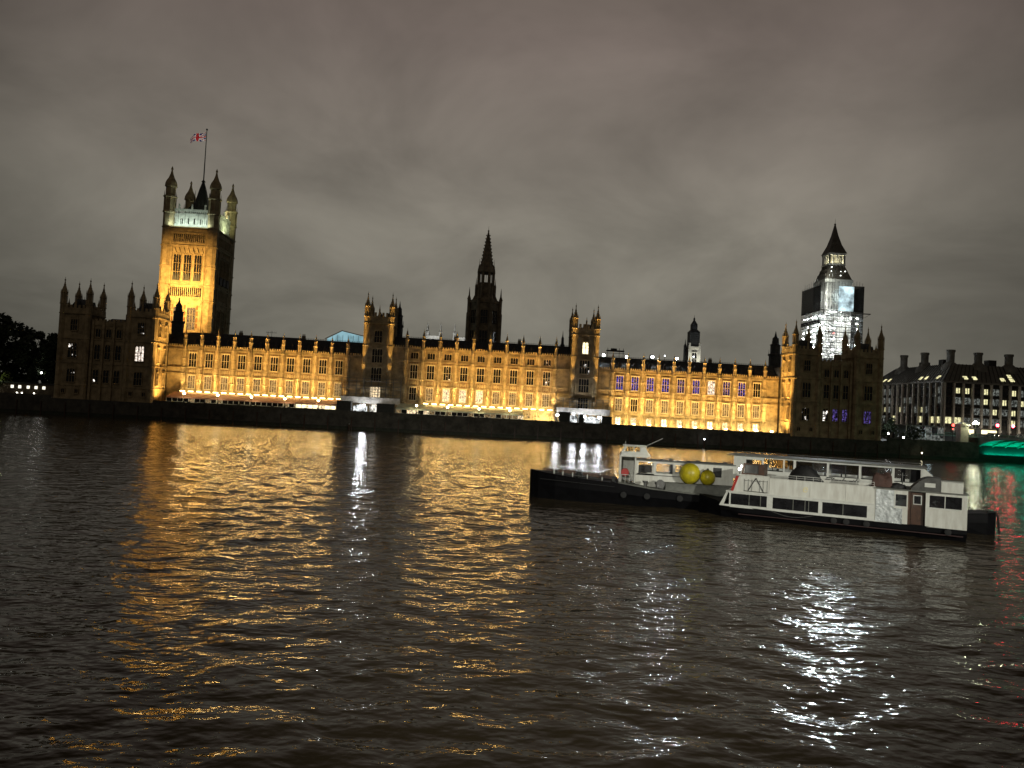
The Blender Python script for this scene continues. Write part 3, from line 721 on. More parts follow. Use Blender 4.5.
# ------------------------------------------------------------------ clock tower and its scaffolding
def clock_tower():
    t = thing('clock_tower', 'tall clock tower wrapped in lit scaffolding with its pointed spire showing above', 'clock tower')
    cx, cy = 155.6, 88
    w = MB(); w.box(cx-6, cx+6, cy-6, cy+6, GZ, 59)
    bb = (cx-6, cx+6, cy-6, cy+6)
    for F in 'SW':
        for k in range(9): u = -5.6+11.2*k/8; face_box(w, F, bb, u-.2, u+.2, .3, 8, 58)
    w.build('shaft', 'stone_pale', t)
    w = MB(); w.box(cx-6.0, cx+6.0, cy-6.0, cy+6.0, 59, 73); w.box(cx-6.3, cx+6.3, cy-6.3, cy+6.3, 72.4, 73.8)
    w.build('clock_stage', 'stone_pale', t)
    for F in 'SW':
        bb = (cx-6, cx+6, cy-6, cy+6); q = fpos(F, bb, 0, .02)
        d = MB(); d.T = Matrix.Translation((q[0], q[1], 66)) @ Matrix.Rotation(FROT[F], 4, 'Z') @ Matrix.Rotation(PI/2, 4, 'X')
        d.lathe(0, 0, [(3.5, 0), (3.5, .25), (3.3, .3), (3.3, .32)], 32); dd = d.build('clock_face', 'white_clean', t)
        h = MB(); h.T = Matrix.Translation((q[0], q[1], 66)) @ Matrix.Rotation(FROT[F], 4, 'Z')
        for k in range(12):
            a = PI/6*k; h.box(-.08+2.9*math.sin(a), .08+2.9*math.sin(a), -.42, -.33, 2.9*math.cos(a)-.25, 2.9*math.cos(a)+.25)
        h.tube((0, -.42, 0), (1.3, -.42, 1.6), .12, 4); h.tube((0, -.44, 0), (-.6, -.44, 2.8), .09, 4); h.build('clock_hands', 'iron', dd)
    r = MB(); r.frust(cx-5.9, cx+5.9, cy-5.9, cy+5.9, 73.8, cx-3.4, cx+3.4, cy-3.4, cy+3.4, 80.6)
    for z, hw in ((75.3, 5.4), (77.4, 4.6), (79.2, 3.95)):   # dormer rows on the lower roof
        for k in range(5):
            u = -hw*.72+hw*1.44*k/4; r.prism([(cx+u-.3, z), (cx+u+.3, z), (cx+u, z+1.3)], 'y', cy-hw-.15, cy-hw+1); r.prism([(cy+u-.3, z), (cy+u+.3, z), (cy+u, z+1.3)], 'x', cx-hw-.15, cx-hw+1)
    ro = r.build('lower_roof', 'spire_iron', t)
    for z, hw in ((75.3, 5.4), (77.4, 4.6), (79.2, 3.95)):
        for k in range(4):
            if random.random() < .35: continue
            u = -hw*.6+hw*1.2*k/3+random.uniform(-.4, .4); q = MB(); e_ = random.uniform(.08, .2); z_ = z+random.uniform(-.1, .5); q.box(cx+u-e_, cx+u+e_, cy-hw-.42, cy-hw-.2, z_, z_+2*e_); q.build('roof_lamp', 'lamp_roof', ro)
    l = MB(); l.box(cx-3.8, cx+3.8, cy-3.8, cy+3.8, 80.5, 81.3); l.box(cx-3.8, cx+3.8, cy-3.8, cy+3.8, 85.2, 86.1); l.box(cx-1.5, cx+1.5, cy-1.5, cy+1.5, 81.2, 85.3)
    for k in range(5):
        u = -3.4+1.7*k
        for (x, y) in ((cx+u, cy-3.4), (cx+u, cy+3.4), (cx-3.4, cy+u), (cx+3.4, cy+u)): l.box(x-.22, x+.22, y-.22, y+.22, 81.2, 85.3)
    l.build('lantern_stage', 'stone_pale', t)
    s = MB(); s.frust(cx-4.1, cx+4.1, cy-4.1, cy+4.1, 86.0, cx-2.4, cx+2.4, cy-2.4, cy+2.4, 90.0); s.frust(cx-2.4, cx+2.4, cy-2.4, cy+2.4, 90.0, cx-1.15, cx+1.15, cy-1.15, cy+1.15, 94.6)
    s.frust(cx-1.15, cx+1.15, cy-1.15, cy+1.15, 94.6, cx-.25, cx+.25, cy-.25, cy+.25, 99.4); s.sphere((cx, cy, 99.7), .45, 8, 5); s.tube((cx, cy, 99), (cx, cy, 102.4), .12, 5, .03)
    for z, hw in ((87.2, 3.5), (90.6, 2.3)):
        for k in range(3): u = -hw*.55+hw*.55*k; s.prism([(cx+u-.3, z), (cx+u+.3, z), (cx+u, z+1.2)], 'y', cy-hw-.1, cy-hw+.8)
    s.build('spire', 'spire_iron', t)
    light('POINT', 'lantern_glow', (cx-2.3, cy-2.5, 82.2), 300, (1, .95, .62), .4); light('POINT', 'lantern_glow', (cx+2.3, cy-2.5, 82.2), 300, (1, .95, .62), .4)
    light('POINT', 'lantern_glow', (cx-6.4, cy-9.5, 75.0), 1500, (.9, .97, .9), .4)
    # scaffolding
    t = thing('scaffolding', 'brightly lit scaffold cage with decks, work lamps and dark netting round the clock tower', 'scaffolding')
    X0, X1, Y0, Y1 = 146, 165, 78, 98
    f = MB(); zs = [GZ+.2+2.35*k for k in range(24)]; zt = zs[-1]
    def pole_line(x, y, top): f.tube((x, y, GZ), (x, y, top), .075, 4)
    for k in range(11):
        x = X0+(X1-X0)*k/10
        for yy in (Y0, Y0+1.4): pole_line(x, yy, 60 if k > 4 else 71.5)
        pole_line(x, Y1, 60)
    for k in range(11):
        y = Y0+(Y1-Y0)*k/10
        for xx in (X0, X0+1.4): pole_line(xx, y, 71)
        pole_line(X1, y, 60)
    for z in zs:
        for yy in (Y0, Y0+1.4, Y1): f.tube((X0, yy, z), (X1, yy, z), .06, 4); f.tube((X0, yy, z+1.05), (X1, yy, z+1.05), .05, 4)
        for xx in (X0, X0+1.4, X1): f.tube((xx, Y0, z), (xx, Y1, z), .06, 4); f.tube((xx, Y0, z+1.05), (xx, Y1, z+1.05), .05, 4)
    for i in range(0, 22, 2):
        f.tube((X0, Y0-.1, zs[i]), (X0+7.6, Y0-.1, zs[i+1]+1), .06, 4); f.tube((X0+7.6, Y0-.1, zs[i+1]), (X0, Y0-.1, zs[i+2]), .06, 4)
        f.tube((X0+9, Y0-.1, zs[i]), (X1, Y0-.1, zs[i+2]), .05, 4)
    # the slimmer cage carried up beside the roof
    for k in range(6):
        x = X0+k*1.3; f.tube((x, Y0+1, 60), (x, Y0+1, 72+k*1.1), .07, 4)
    for z in np.arange(61, 80, 2.2): f.tube((X0+1+(z-60)*.25, Y0+1.5+(z-60)*.2, z), (X0+8, Y0+1.5+(z-60)*.2, z), .06, 4)
    for k in range(9): f.tube((X0+.2, Y0+2.2*k, 70), (X0+.2, Y0+2.2*k, 72.5+random.random()*1.5), .07, 4)
    for k in range(9): f.tube((X0+8+1.3*k, Y0+.2, 70), (X0+8+1.3*k, Y0+.2, 71.5+random.random()*1.3), .07, 4)
    f.build('pole_frame', 'steel', t)
    for z in zs[5:]:
        d = MB(); d.box(X0+.1, X1-.1, Y0+.05, Y0+1.35, z-.05, z+.03); d.box(X0+.05, X0+1.35, Y0+1.4, Y1-.1, z-.05, z+.03); d.box(X0, X1, Y0-.03, Y0+.03, z+.03, z+.2); d.box(X0-.03, X0+.03, Y0, Y1, z+.03, z+.2)
        d.build('deck', 'board', t)
    st = MB()   # stair flights in the front left bay
    for i in range(6, 23):
        a, b_ = (X0+1, X0+6.6) if i % 2 else (X0+6.6, X0+1)
        st.add([(a, Y0+.2, zs[i]), (a, Y0+1.1, zs[i]), (b_, Y0+1.1, zs[i]+2.35), (b_, Y0+.2, zs[i]+2.35)], [(0, 1, 2, 3)])
        st.tube((a, Y0+.15, zs[i]+1), (b_, Y0+.15, zs[i]+3.3), .06, 4)
    st.build('stairs', 'steel', t)
    for q in ((X0-.12, X0-.06, Y0+.3, Y1, 58.8, 70.2), (160.6, X1+.1, Y0-.14, Y0-.08, 58.9, 70.4), (X1+.06, X1+.12, Y0, Y1, 44, 70.4), (X0-.12, X0-.06, Y0+.3, Y1, 53.4, 55.2)): n = MB(); n.box(*q); n.build('netting', 'debris_net', t)
    n = MB(); n.box(153.8, 160.5, Y0-.16, Y0-.10, 59.2, 70.0)
    n.build('lit_sheeting', 'sheet_blue', t)
    n = MB(); n.box(152.9, X1+2.8, Y0-1.2, Y0-.2, 58.2, 58.5); n.tube((X1, Y0-.7, 56.5), (X1+2.8, Y0-.7, 58.2), .07, 4); n.build('loading_platform', 'board', t)
    cnt = 0
    for i, z in enumerate(zs[9:23]):
        xs = [147.6, 150.3, 152.6, 155.6, 159.2, 162.6]
        for k, x in enumerate(xs):
            if (z > 58 and k > 2) or random.random() < .30: continue
            m = MB(); lx = x+random.uniform(-.5, .5); m.box(lx-.34, lx+.34, Y0+.3, Y0+.45, z+1.6, z+1.85); m.build('work_lamp', 'lamp_work' if random.random() > .06 else 'lamp_red_sm', t); cnt += 1
    for z in (50.3, 52.6, 56.6, 47.9, 45.6, 43.2):
        for k in range(5):
            if random.random() < .25: continue
            y = 80+k*4+random.uniform(-.8, .8); m = MB(); m.box(X0+.5, X0+.68, y-.5, y+.5, z, z+.34); m.build('work_lamp', 'lamp_work', t); cnt += 1
    for z in (35, 40, 45, 50, 55): 
        for (x, y) in ((148.6, 80.2), (156.5, 80.0), (162.5, 80.2)): light('POINT', 'scaffold_glow', (x, y, z), 290, (.92, .98, 1), .5)
    for z in (46, 52, 57): light('POINT', 'scaffold_glow', (148.0, 90, z), 220, (.92, .98, 1), .5)
    for (x, z) in ((148, 38), (151.5, 41), (156, 39), (161, 42), (148.5, 46), (153, 48.5), (158, 46), (162, 50), (149, 53), (154, 55.5), (159.5, 54.5), (152, 61)):
        light('SPOT', 'scaffold_reflection_boost', (x, 77.4, z), 19000, (.86, .95, 1), .45, target=(x*.45, -190, 0), spot=80, blend=.5)  # extra river-facing spots, added to strengthen the white reflection in the water
    for z in (62, 67): light('POINT', 'scaffold_glow', (148.4, 79.6, z), 950, (.95, 1, .95), .5)
    light('POINT', 'scaffold_glow', (157, 79.8, 66), 300, (.8, .95, 1), .5)
clock_tower()

# ------------------------------------------------------------------ far things over the roofs
def tent_roof():
    t = thing('covered_roof_tent', 'pale blue lit sheeted temporary roof behind the left palace range', 'temporary roof')
    m = MB(); m.prism([(-64.6, 24), (-64.6, 34.0), (-58.6, 37.4), (-49.5, 35.6), (-49.5, 24)], 'y', 70, 95); m.build('sheeting', 'tent', t)
    p = MB()
    for k in range(8): x = -64.6+k*2.15; p.tube((x, 69.8, 24), (x, 69.8, 34.2+ (0 if k < 2 else 1.6)), .1, 4)
    p.tube((-65.4, 69.8, 33.9), (-58.6, 69.8, 37.6), .2, 4); p.tube((-58.6, 69.8, 37.6), (-49.3, 69.8, 35.8), .2, 4); p.build('frame', 'steel', t)
tent_roof()
def abbey_tower(x0, x1, label):
    t = thing('church_tower', label, 'church tower', group='far floodlit twin church towers')
    y = 260; xm = (x0+x1)/2
    w = MB(); w.box(x0, x1, y, y+9, GZ, 53.5)
    for z in (50, 53.3): w.box(x0-.3, x1+.3, y-.3, y+9.3, z-.3, z+.3)
    w.box(x0+1, x1-1, y-.35, y, 53.5, 54.6)
    w.build('wall', 'stone_pale', t)
    window(t, (xm, y, 38), 0, 3.6, 10, G, 'stone_pale', 3, 1)
    for (px, py) in ((x0+.8, y+.8), (x1-.8, y+.8), (x0+.8, y+8.2), (x1-.8, y+8.2)):
        p = MB(); p.lathe(px, py, [(1.1, 53), (1.1, 57), (1.35, 57.2), (.6, 58.6), (.3, 61), (.05, 64)], 6); p.build('pinnacle', 'stone_pale', t)
    light('AREA', 'church_flood', (xm, y-14, 42), 1500, (.97, 1, 1), 5, 1, target=(xm, y, 56), spread=120)
abbey_tower(-38.3, -28.0, 'pale floodlit church tower far behind, left one of the pair, above the central range')
abbey_tower(-20.3, -10.4, 'pale floodlit church tower far behind, right one, partly hidden by the dark spire')
def belfry():
    t = thing('bell_turret', 'small square bell turret with dark louvred top and pale-lit lower stage over the right range', 'belfry')
    cx, cy = 110.5, 150
    w = MB(); w.box(cx-2.9, cx+2.9, cy-2.9, cy+2.9, 25, 46.4); w.box(cx-3.2, cx+3.2, cy-3.2, cy+3.2, 45.8, 46.6)
    for s in (-1, 1):
        w.box(cx+s*2.7-.5, cx+s*2.7+.5, cy-3.3, cy-2.4, 25, 48.4)
    w.build('stage_wall', 'stone_pale', t); window(t, (cx, cy-2.9, 36.8), 0, 2.4, 6.6, G, 'stone_pale', 2, 1)
    s = MB(); s.box(cx-2.6, cx+2.6, cy-2.6, cy+2.6, 46.5, 54.2)
    for k in range(7): s.box(cx-2.7, cx+2.7, cy-2.75, cy-2.6, 47.3+k, 47.7+k)
    s.frust(cx-2.8, cx+2.8, cy-2.8, cy+2.8, 54.2, cx-1.6, cx+1.6, cy-1.6, cy+1.6, 55.6); s.box(cx-1.5, cx+1.5, cy-1.5, cy+1.5, 55.6, 58.2)
    s.frust(cx-1.6, cx+1.6, cy-1.6, cy+1.6, 58.2, cx-.5, cx+.5, cy-.5, cy+.5, 60.4); s.lathe(cx, cy, [(.5, 60.4), (.5, 61.6), (.1, 62.2), (.03, 63.6)], 6)
    s.build('louvred_top', 'slate', t)
    p = MB(); p.lathe(cx-4.2, cy, [(.8, 25), (.8, 47), (.3, 48), (.04, 50.5)], 6); p.build('side_turret', 'slate', t)
    light('AREA', 'belfry_flood', (cx, cy-9, 31), 1000, (1, 1, .86), 3, 1, target=(cx, cy, 44), spread=90)
belfry()
# lamps on masts on the palace roofs
rl = [(40.2, 28.4, 1), (47.9, 28.3, .7), (56.6, 28.7, 1.1), (64.9, 28.7, .9), (82.7, 24.9, .3), (88.0, 24.9, .22), (93.1, 25.0, .25), (98.3, 25.0, .45), (-4.3, 28.9, .5), (-1.7, 29.0, .7), (1.1, 28.9, .6), (9.1, 28.9, 1), (19.9, 28.8, .95), (-20.7, 29.0, .35), (-18.0, 29.0, .35), (-28.4, 28.9, .3), (60.8, 29.4, .22), (70.5, 29.6, .2)]
rl.sort()
for i, (x, z, s) in enumerate(rl):
    t = thing('roof_floodlight', f'{"large glaring" if s > .65 else "small"} white floodlight on the palace roof, {ORD[i]} of the row from the left', 'floodlight', (x, 4, z), group='white lamps on the palace roofs')
    m = MB(); m.tube((0, .25, -3.2), (0, .25, -.1), .05, 5); m.build('mast', 'iron', t)
    m = MB(); q = .12+.26*s; m.box(-q*1.3, q*1.3, q, q+.08, -q*1.2, q*1.2); m.box(-q*1.3, q*1.3, -q*.9, q, -q*1.25-.05, -q*1.05); m.box(-q*1.3, -q*1.15, -q*.8, q, -q*1.05, q*1.1); m.box(q*1.15, q*1.3, -q*.8, q, -q*1.05, q*1.1); m.build('housing', 'iron', t)
    m = MB(); m.sphere((0, 0, 0), .12+.26*s, 10, 6); m.build('lens', 'lamp_white' if s > .45 else 'lamp_small', t)
    if 50 < x < 70 and s > .65: light('SPOT', 'roof_reflection_boost', (x, 3.4, z), 4200*s, (.80, .88, 1), .3, target=(x*.6, -190, 0), spot=70, blend=.5)  # extra spot added to deepen the bluish streak on the water
def aerials():
    t = thing('roof_gantry', 'low dark roof gantry with aerials between the white lamps right of the lit tower', 'gantry')
    m = MB(); m.box(42.6, 48.6, 12, 14, 30.6, 31.0); m.box(44, 46, 12, 13, 31.0, 31.6)
    for x in (43, 45, 47, 48.4): m.tube((x, 13, 26), (x, 13, 31.8), .1, 4)
    m.tube((42, 13, 30), (49, 13, 30), .1, 4); m.build('frame', 'iron', t)
    t = thing('roof_aerial', 'thin comb-like aerial standing on the ridge of the left palace range', 'aerial')
    m = MB(); m.tube((-70, 6.5, 28), (-70, 6.5, 30.6), .06, 4); m.tube((-71.8, 6.5, 30), (-68.4, 6.5, 30), .05, 4)
    for k in range(6): m.tube((-71.6+k*.6, 6.5, 29.7), (-71.6+k*.6, 6.5, 30.4), .04, 4)
    m.build('mast', 'iron', t)
aerials()
def back_roof(label, x0, x1, y0, y1, z, h):
    t = thing('rear_building', label, 'building')
    m = MB(); m.box(x0, x1, y0, y1, GZ, z); m.build('wall', 'stone_dark', t)
    m = MB(); m.prism([(y0-.3, z), ((y0+y1)/2, z+h), (y1+.3, z)], 'x', x0-.2, x1+.2); m.build('roof', 'slate', t)
back_roof('low dark slate-roofed block behind the left palace range', -108, -66, 30, 44, 26.5, 4.5)
back_roof('dark slate-roofed block behind the right palace range', 45, 98, 34, 48, 24.8, 4)
back_roof('dark slate-roofed block behind the central palace range', -24, 26, 40, 56, 27, 4.5)

# ------------------------------------------------------------------ terrace: awnings, site cabins, scaffolds, lamps
def awning(label, x0, x1, roofmat, pane, bright):
    t = thing('terrace_marquee', label, 'marquee')
    r = MB(); r.prism([(-8.6, 7.35), (-2.2, 8.9), (-1.6, 8.9), (-1.6, 8.7), (-8.6, 7.15)], 'x', x0, x1); r.box(x0, x1, -8.75, -8.62, 6.95, 7.4); r.build('roof', roofmat, t)
    w = MB(); n = int((x1-x0)/1.7)
    for k in range(n+1): x = x0+(x1-x0)*k/n; w.box(x-.09, x+.09, -8.55, -8.4, GZ, 7.2)
    w.box(x0, x1, -8.5, -8.42, GZ, 5.9); w.build('frame', 'white_clean', t)
    for k in range(n):
        x = x0+(x1-x0)*k/n; p = MB(); p.box(x+.1, x+(x1-x0)/n-.1, -8.42, -8.38, 5.9, 7.15)
        p.build('window_panel', random.choice(pane), t)
    for k in range(int((x1-x0)/8)): light('POINT', 'marquee_glow', (x0+4+8*k, -5.2, 6.7), bright, (1, .84, .5), .3)
awning('long dusty pink terrace marquee below the left palace range', -96.8, -57.6, 'awning_pink', [G, G, 'pane_dim', G], 50)
awning('short pink terrace marquee with brightly glowing panels', -57.2, -44.8, 'awning_pink', ['pane_full', 'pane_full', 'pane_warm'], 260)
awning('pale green terrace marquee below the central palace range', -26.2, 13.8, 'awning_pale', [G, 'pane_dim', 'pane_dim', 'pane_warm', G], 90)
def small_hut(label, x0, x1, z1, y0=-10.0, y1=-7.4):
    t = thing('site_cabin', label, 'site cabin')
    m = MB(); m.box(x0, x1, y0, y1, GZ, z1)
    for k in range(int((x1-x0)/.4)): m.box(x0+.1+.4*k, x0+.28+.4*k, y0-.05, y0, GZ+.2, z1-.2)
    m.build('body', 'cabin_dark', t); m = MB(); m.box(x0-.1, x1+.1, y0-.1, y1+.1, z1, z1+.12); m.build('roof', 'iron', t)
    m = MB(); m.box(x0+.3, x0+1.1, y1, y1+.05, GZ, GZ+2); m.build('door', 'grey_paint', t)
small_hut('dark site cabin on the terrace right of the glowing pink marquee', -44.3, -39.9, 8.7)
small_hut('dark site cabin on the terrace left of the pale green marquee', -32.0, -26.6, 8.4)
small_hut('leftmost dark site cabin below the lit-window river tower', 24.9, 28.4, 8.8)
small_hut('middle dark site cabin below the lit-window river tower', 31.2, 32.8, 8.3)
small_hut('rightmost dark site cabin below the lit-window river tower', 38.4, 41.6, 8.0)
def base_scaffold(label, x0, x1, zs, fl):
    t = thing('site_scaffold', label, 'scaffolding')
    f = MB(); n = int((x1-x0)/2.1)
    for k in range(n+1):
        x = x0+(x1-x0)*k/n
        for y in (-3.6, -2.2): f.tube((x, y, GZ), (x, y, zs[-1]+.8), .07, 4)
    for z in zs:
        for y in (-3.6, -2.2): f.tube((x0, y, z), (x1, y, z), .07, 4); f.tube((x0, y, z+.9), (x1, y, z+.9), .05, 4)
    f.build('pole_frame', 'steel', t)
    for z in zs: d = MB(); d.box(x0, x1, -3.55, -2.25, z-.06, z+.02); d.build('deck', 'board', t)
    h = MB(); h.box(x0, x1, -3.9, -3.7, 8.3, 10.3); h.build('hoarding', 'hoarding', t)
    return t
base_scaffold('scaffold with pale hoarding at the foot of the left river tower', -44.4, -25.6, (10.4, 13.0, 15.4), 0)
base_scaffold('scaffold with pale hoarding at the foot of the right river tower', 24.6, 41.9, (10.2, 12.4), 0)
def site_tent(label, x0, x1, z1, em_):
    t = thing('white_site_tent', label, 'tent')
    m = MB(); m.prism([(x0, GZ), (x1, GZ), (x1, z1), ((x0+x1)/2, z1+.7), (x0, z1)], 'y', -7.2, -4.4); m.build('fabric', em_, t)
    m = MB()
    for x in (x0, x1, (x0+x1)/2): m.tube((x, -7.3, GZ), (x, -7.3, z1), .06, 4)
    m.build('frame', 'steel', t)
K['tent_white'] = litpane('inner_lit_white_canvas', (1, .96, .84), 1.5, .9, .34, .66)
K['tent_cool'] = litpane('inner_lit_cool_canvas', (.95, 1, 1), 1.5, .9, .34, .66)
site_tent('glowing white site tent between the two dark cabins, left one', -39.6, -35.6, 7.3, 'tent_cool')
site_tent('glowing white site tent between the two dark cabins, right one', -34.6, -32.2, 7.6, 'tent_white')
site_tent('glowing white site tent below the lit-window tower, left one', 28.6, 31.0, 7.6, 'tent_cool')
site_tent('glowing white site tent below the lit-window tower, right one', 33.4, 38.2, 7.2, 'tent_cool')
for i, (x, y, z, e) in enumerate(((-36.2, -8.2, 7.6, 1), (-30.0+.6, -8.0, 7.9, .6), (24.4, -8.4, 7.8, .8), (29.6, -8.4, 8.4, .8), (33.2, -8.2, 7.7, 1), (37.7, -8.2, 7.6, .8))):
    K['lamp_site_big'] = K.get('lamp_site_big') or em('glaring_site_light', (.95, .97, 1), 260)
    t = thing('site_lamp', f'glaring white lamp among the terrace tents and site cabins, {ORD[i]} from the left', 'work lamp', (x, y, z), group='site lamps on the terrace')
    m = MB(); m.tube((0, .2, GZ-z), (0, .2, 0), .04, 5); m.build('stand', 'iron', t)
    m = MB(); m.sphere((0, 0, 0), .14+.16*e, 8, 6); m.build('lens', 'lamp_site_big', t)
    light('SPOT', 'site_reflection_boost', (x, y-.5, z), 800*e, (.93, .96, 1), .3, target=(x*.6, -190, 0), spot=100, blend=.5)  # extra spot added to strengthen the white streaks below the tents
# terrace lamp standards
def terrace_lamp(x, i):
    t = thing('terrace_lamp', f'globe lamp standard on the river terrace parapet, {ORD[i]} from the left', 'street lamp', (x, -10.85, 5.82), group='globe lamps along the terrace parapet')
    m = MB(); m.lathe(0, 0, [(.26, 0), (.26, .3), (.12, .5), (.07, .8), (.06, 2.1), (.14, 2.15), (.16, 2.3)], 8); m.build('post', 'iron', t)
    m = MB(); m.sphere((0, 0, 2.62), .36, 10, 7); m.build('globe', 'lamp_warm', t)
    m = MB(); m.lathe(0, 0, [(.2, 2.93), (.1, 3.05), (.03, 3.25)], 8); m.build('finial', 'iron', t)
    light('POINT', 'terrace_glow', (x, -10.0, 8.5), 170, (1, .80, .45), .3)
for i, x in enumerate([-90.6, -80.4, -70.2, -60.0, -49.8, -19.6, -10.0, -.2, 9.4]): terrace_lamp(x, i)
# amber floodlight battens at the foot of the walls
def batten(x0, x1, y, z, i, desc):
    t = thing('floodlight_batten', desc, 'floodlight', (0, 0, 0), group='amber floodlight battens')
    m = MB(); m.box(x0, x1, y-.25, y+.05, z-.22, z-.05); m.build('housing', 'iron', t)
    n = int((x1-x0)/2.58)
    for k in range(n):
        x = x0+(x1-x0)*(k+.5)/n; q = MB(); q.box(x-.75, x+.75, y-.2, y, z-.05, z+.16); q.build('lamp', 'lamp_flood', t)
batten(-96, -44, -1.5, 9.15, 0, 'row of amber uplights on the awning edge below the left palace range')
batten(-18.8, 24.0, -1.5, 9.15, 1, 'row of amber uplights on the awning edge below the central palace range')
AMB = (1, .58, .145)
def strips(x0, x1, pins, pw_hi, pw_lo, pw_pin):
    n = x1-x0
    light('AREA', 'facade_flood', ((x0+x1)/2, -4.6, 8.9), pw_hi*n, AMB, n, .4, target=((x0+x1)/2, -.0, 18), spread=110)
    light('AREA', 'facade_flood', ((x0+x1)/2, -1.9, 9.4), pw_lo*n, (1, .72, .26), n, .25, target=((x0+x1)/2, -.1, 13))
    light('AREA', 'pinnacle_flood', ((x0+x1)/2, -9.4, 7.4), 62*n, AMB, n, .4, target=((x0+x1)/2, -.8, 26.5), spread=40)
    light('AREA', 'batten_reflection_boost', ((x0+x1)/2, -1.95, 9.25), 34*n, (1, .60, .18), n, .22, target=((x0+x1)/2, -60, 3), spread=150)  # added river-facing strip that boosts the amber reflection in the water
    for px in pins: light('AREA', 'buttress_flood', (px, -3.1, 9.3), pw_pin, (1, .66, .22), .6, .3, target=(px, -.9, 20), spread=80)
strips(-94.5, -46.5, LP, 60, 16, 300)
strips(-17.5, 22.5, MP[1:], 60, 20, 300)
strips(44.5, 97.0, RP, 62, 30, 300)
light('AREA', 'ground_flood', (70, -3.6, 5.3), 5000, (1, .72, .26), 54, .3, target=(70, 0, 7.0))
light('AREA', 'ground_flood', (19, -3.6, 5.3), 1500, (1, .76, .32), 9, .3, target=(19, 0, 7.2))
for i in range(11):   # wall-washer lamps on the ground floor of the right range
    x = 45.2+5.07*i
    if x > 97: break
    t = thing('wall_uplight', f'bright ground-level uplight at the foot of the right palace range, {ORD[i]} from the left', 'floodlight', (x, -1.6, GZ), group='uplights of the right palace range')
    m = MB(); m.box(-.5, .5, -.25, .25, 0, .8); m.build('housing', 'iron', t); m = MB(); m.box(-.45, .45, -.2, .2, .8, 1.25); m.build('lens', 'lamp_flood', t)
    light('POINT', 'uplight_glow', (x, -1.5, 6.9), 95, (1, .76, .36), .3)
# side returns of the wings, turret spots
light('AREA', 'return_flood', (-97.6, -6.2, 5.6), 1100, AMB, 3, 1, target=(-100.8, -6, 14), spread=100)
light('SPOT', 'return_flood', (-93.5, -10.0, 6.4), 80000, AMB, .5, target=(-100.8, -6, 26), spot=34, blend=.8)
light('AREA', 'return_flood', (95.7, -6.2, 5.6), 1100, AMB, 3, 1, target=(98.9, -6, 14), spread=100)
light('SPOT', 'return_flood', (91.6, -10.0, 6.4), 80000, AMB, .5, target=(98.9, -6, 26), spot=34, blend=.8)
for tx in (-38.2, -29.6, 29.3, 37.3):
    sd = -1 if tx in (-38.2, 29.3) else 1
    for zt_, pw_, sp_ in ((20.5, 2400, 18), (26, 11000, 14), (32, 26000, 9), (38, 52000, 7)):
        light('SPOT', 'turret_spot', (tx+sd*.9, -5.8, 16.4), pw_, AMB, .15, target=(tx-sd*.1, -1.6, zt_), spot=sp_, blend=.7)
light('SPOT', 'turret_spot', (-24.7, -5.2, 8.8), 3800, AMB, .15, target=(-24.7, -.6, 22), spot=12, blend=.8)
for tx in (42.4, -19.3): light('SPOT', 'turret_spot', (tx, -5.2, 8.8), 2500, AMB, .15, target=(tx, -.6, 24), spot=11, blend=.8)

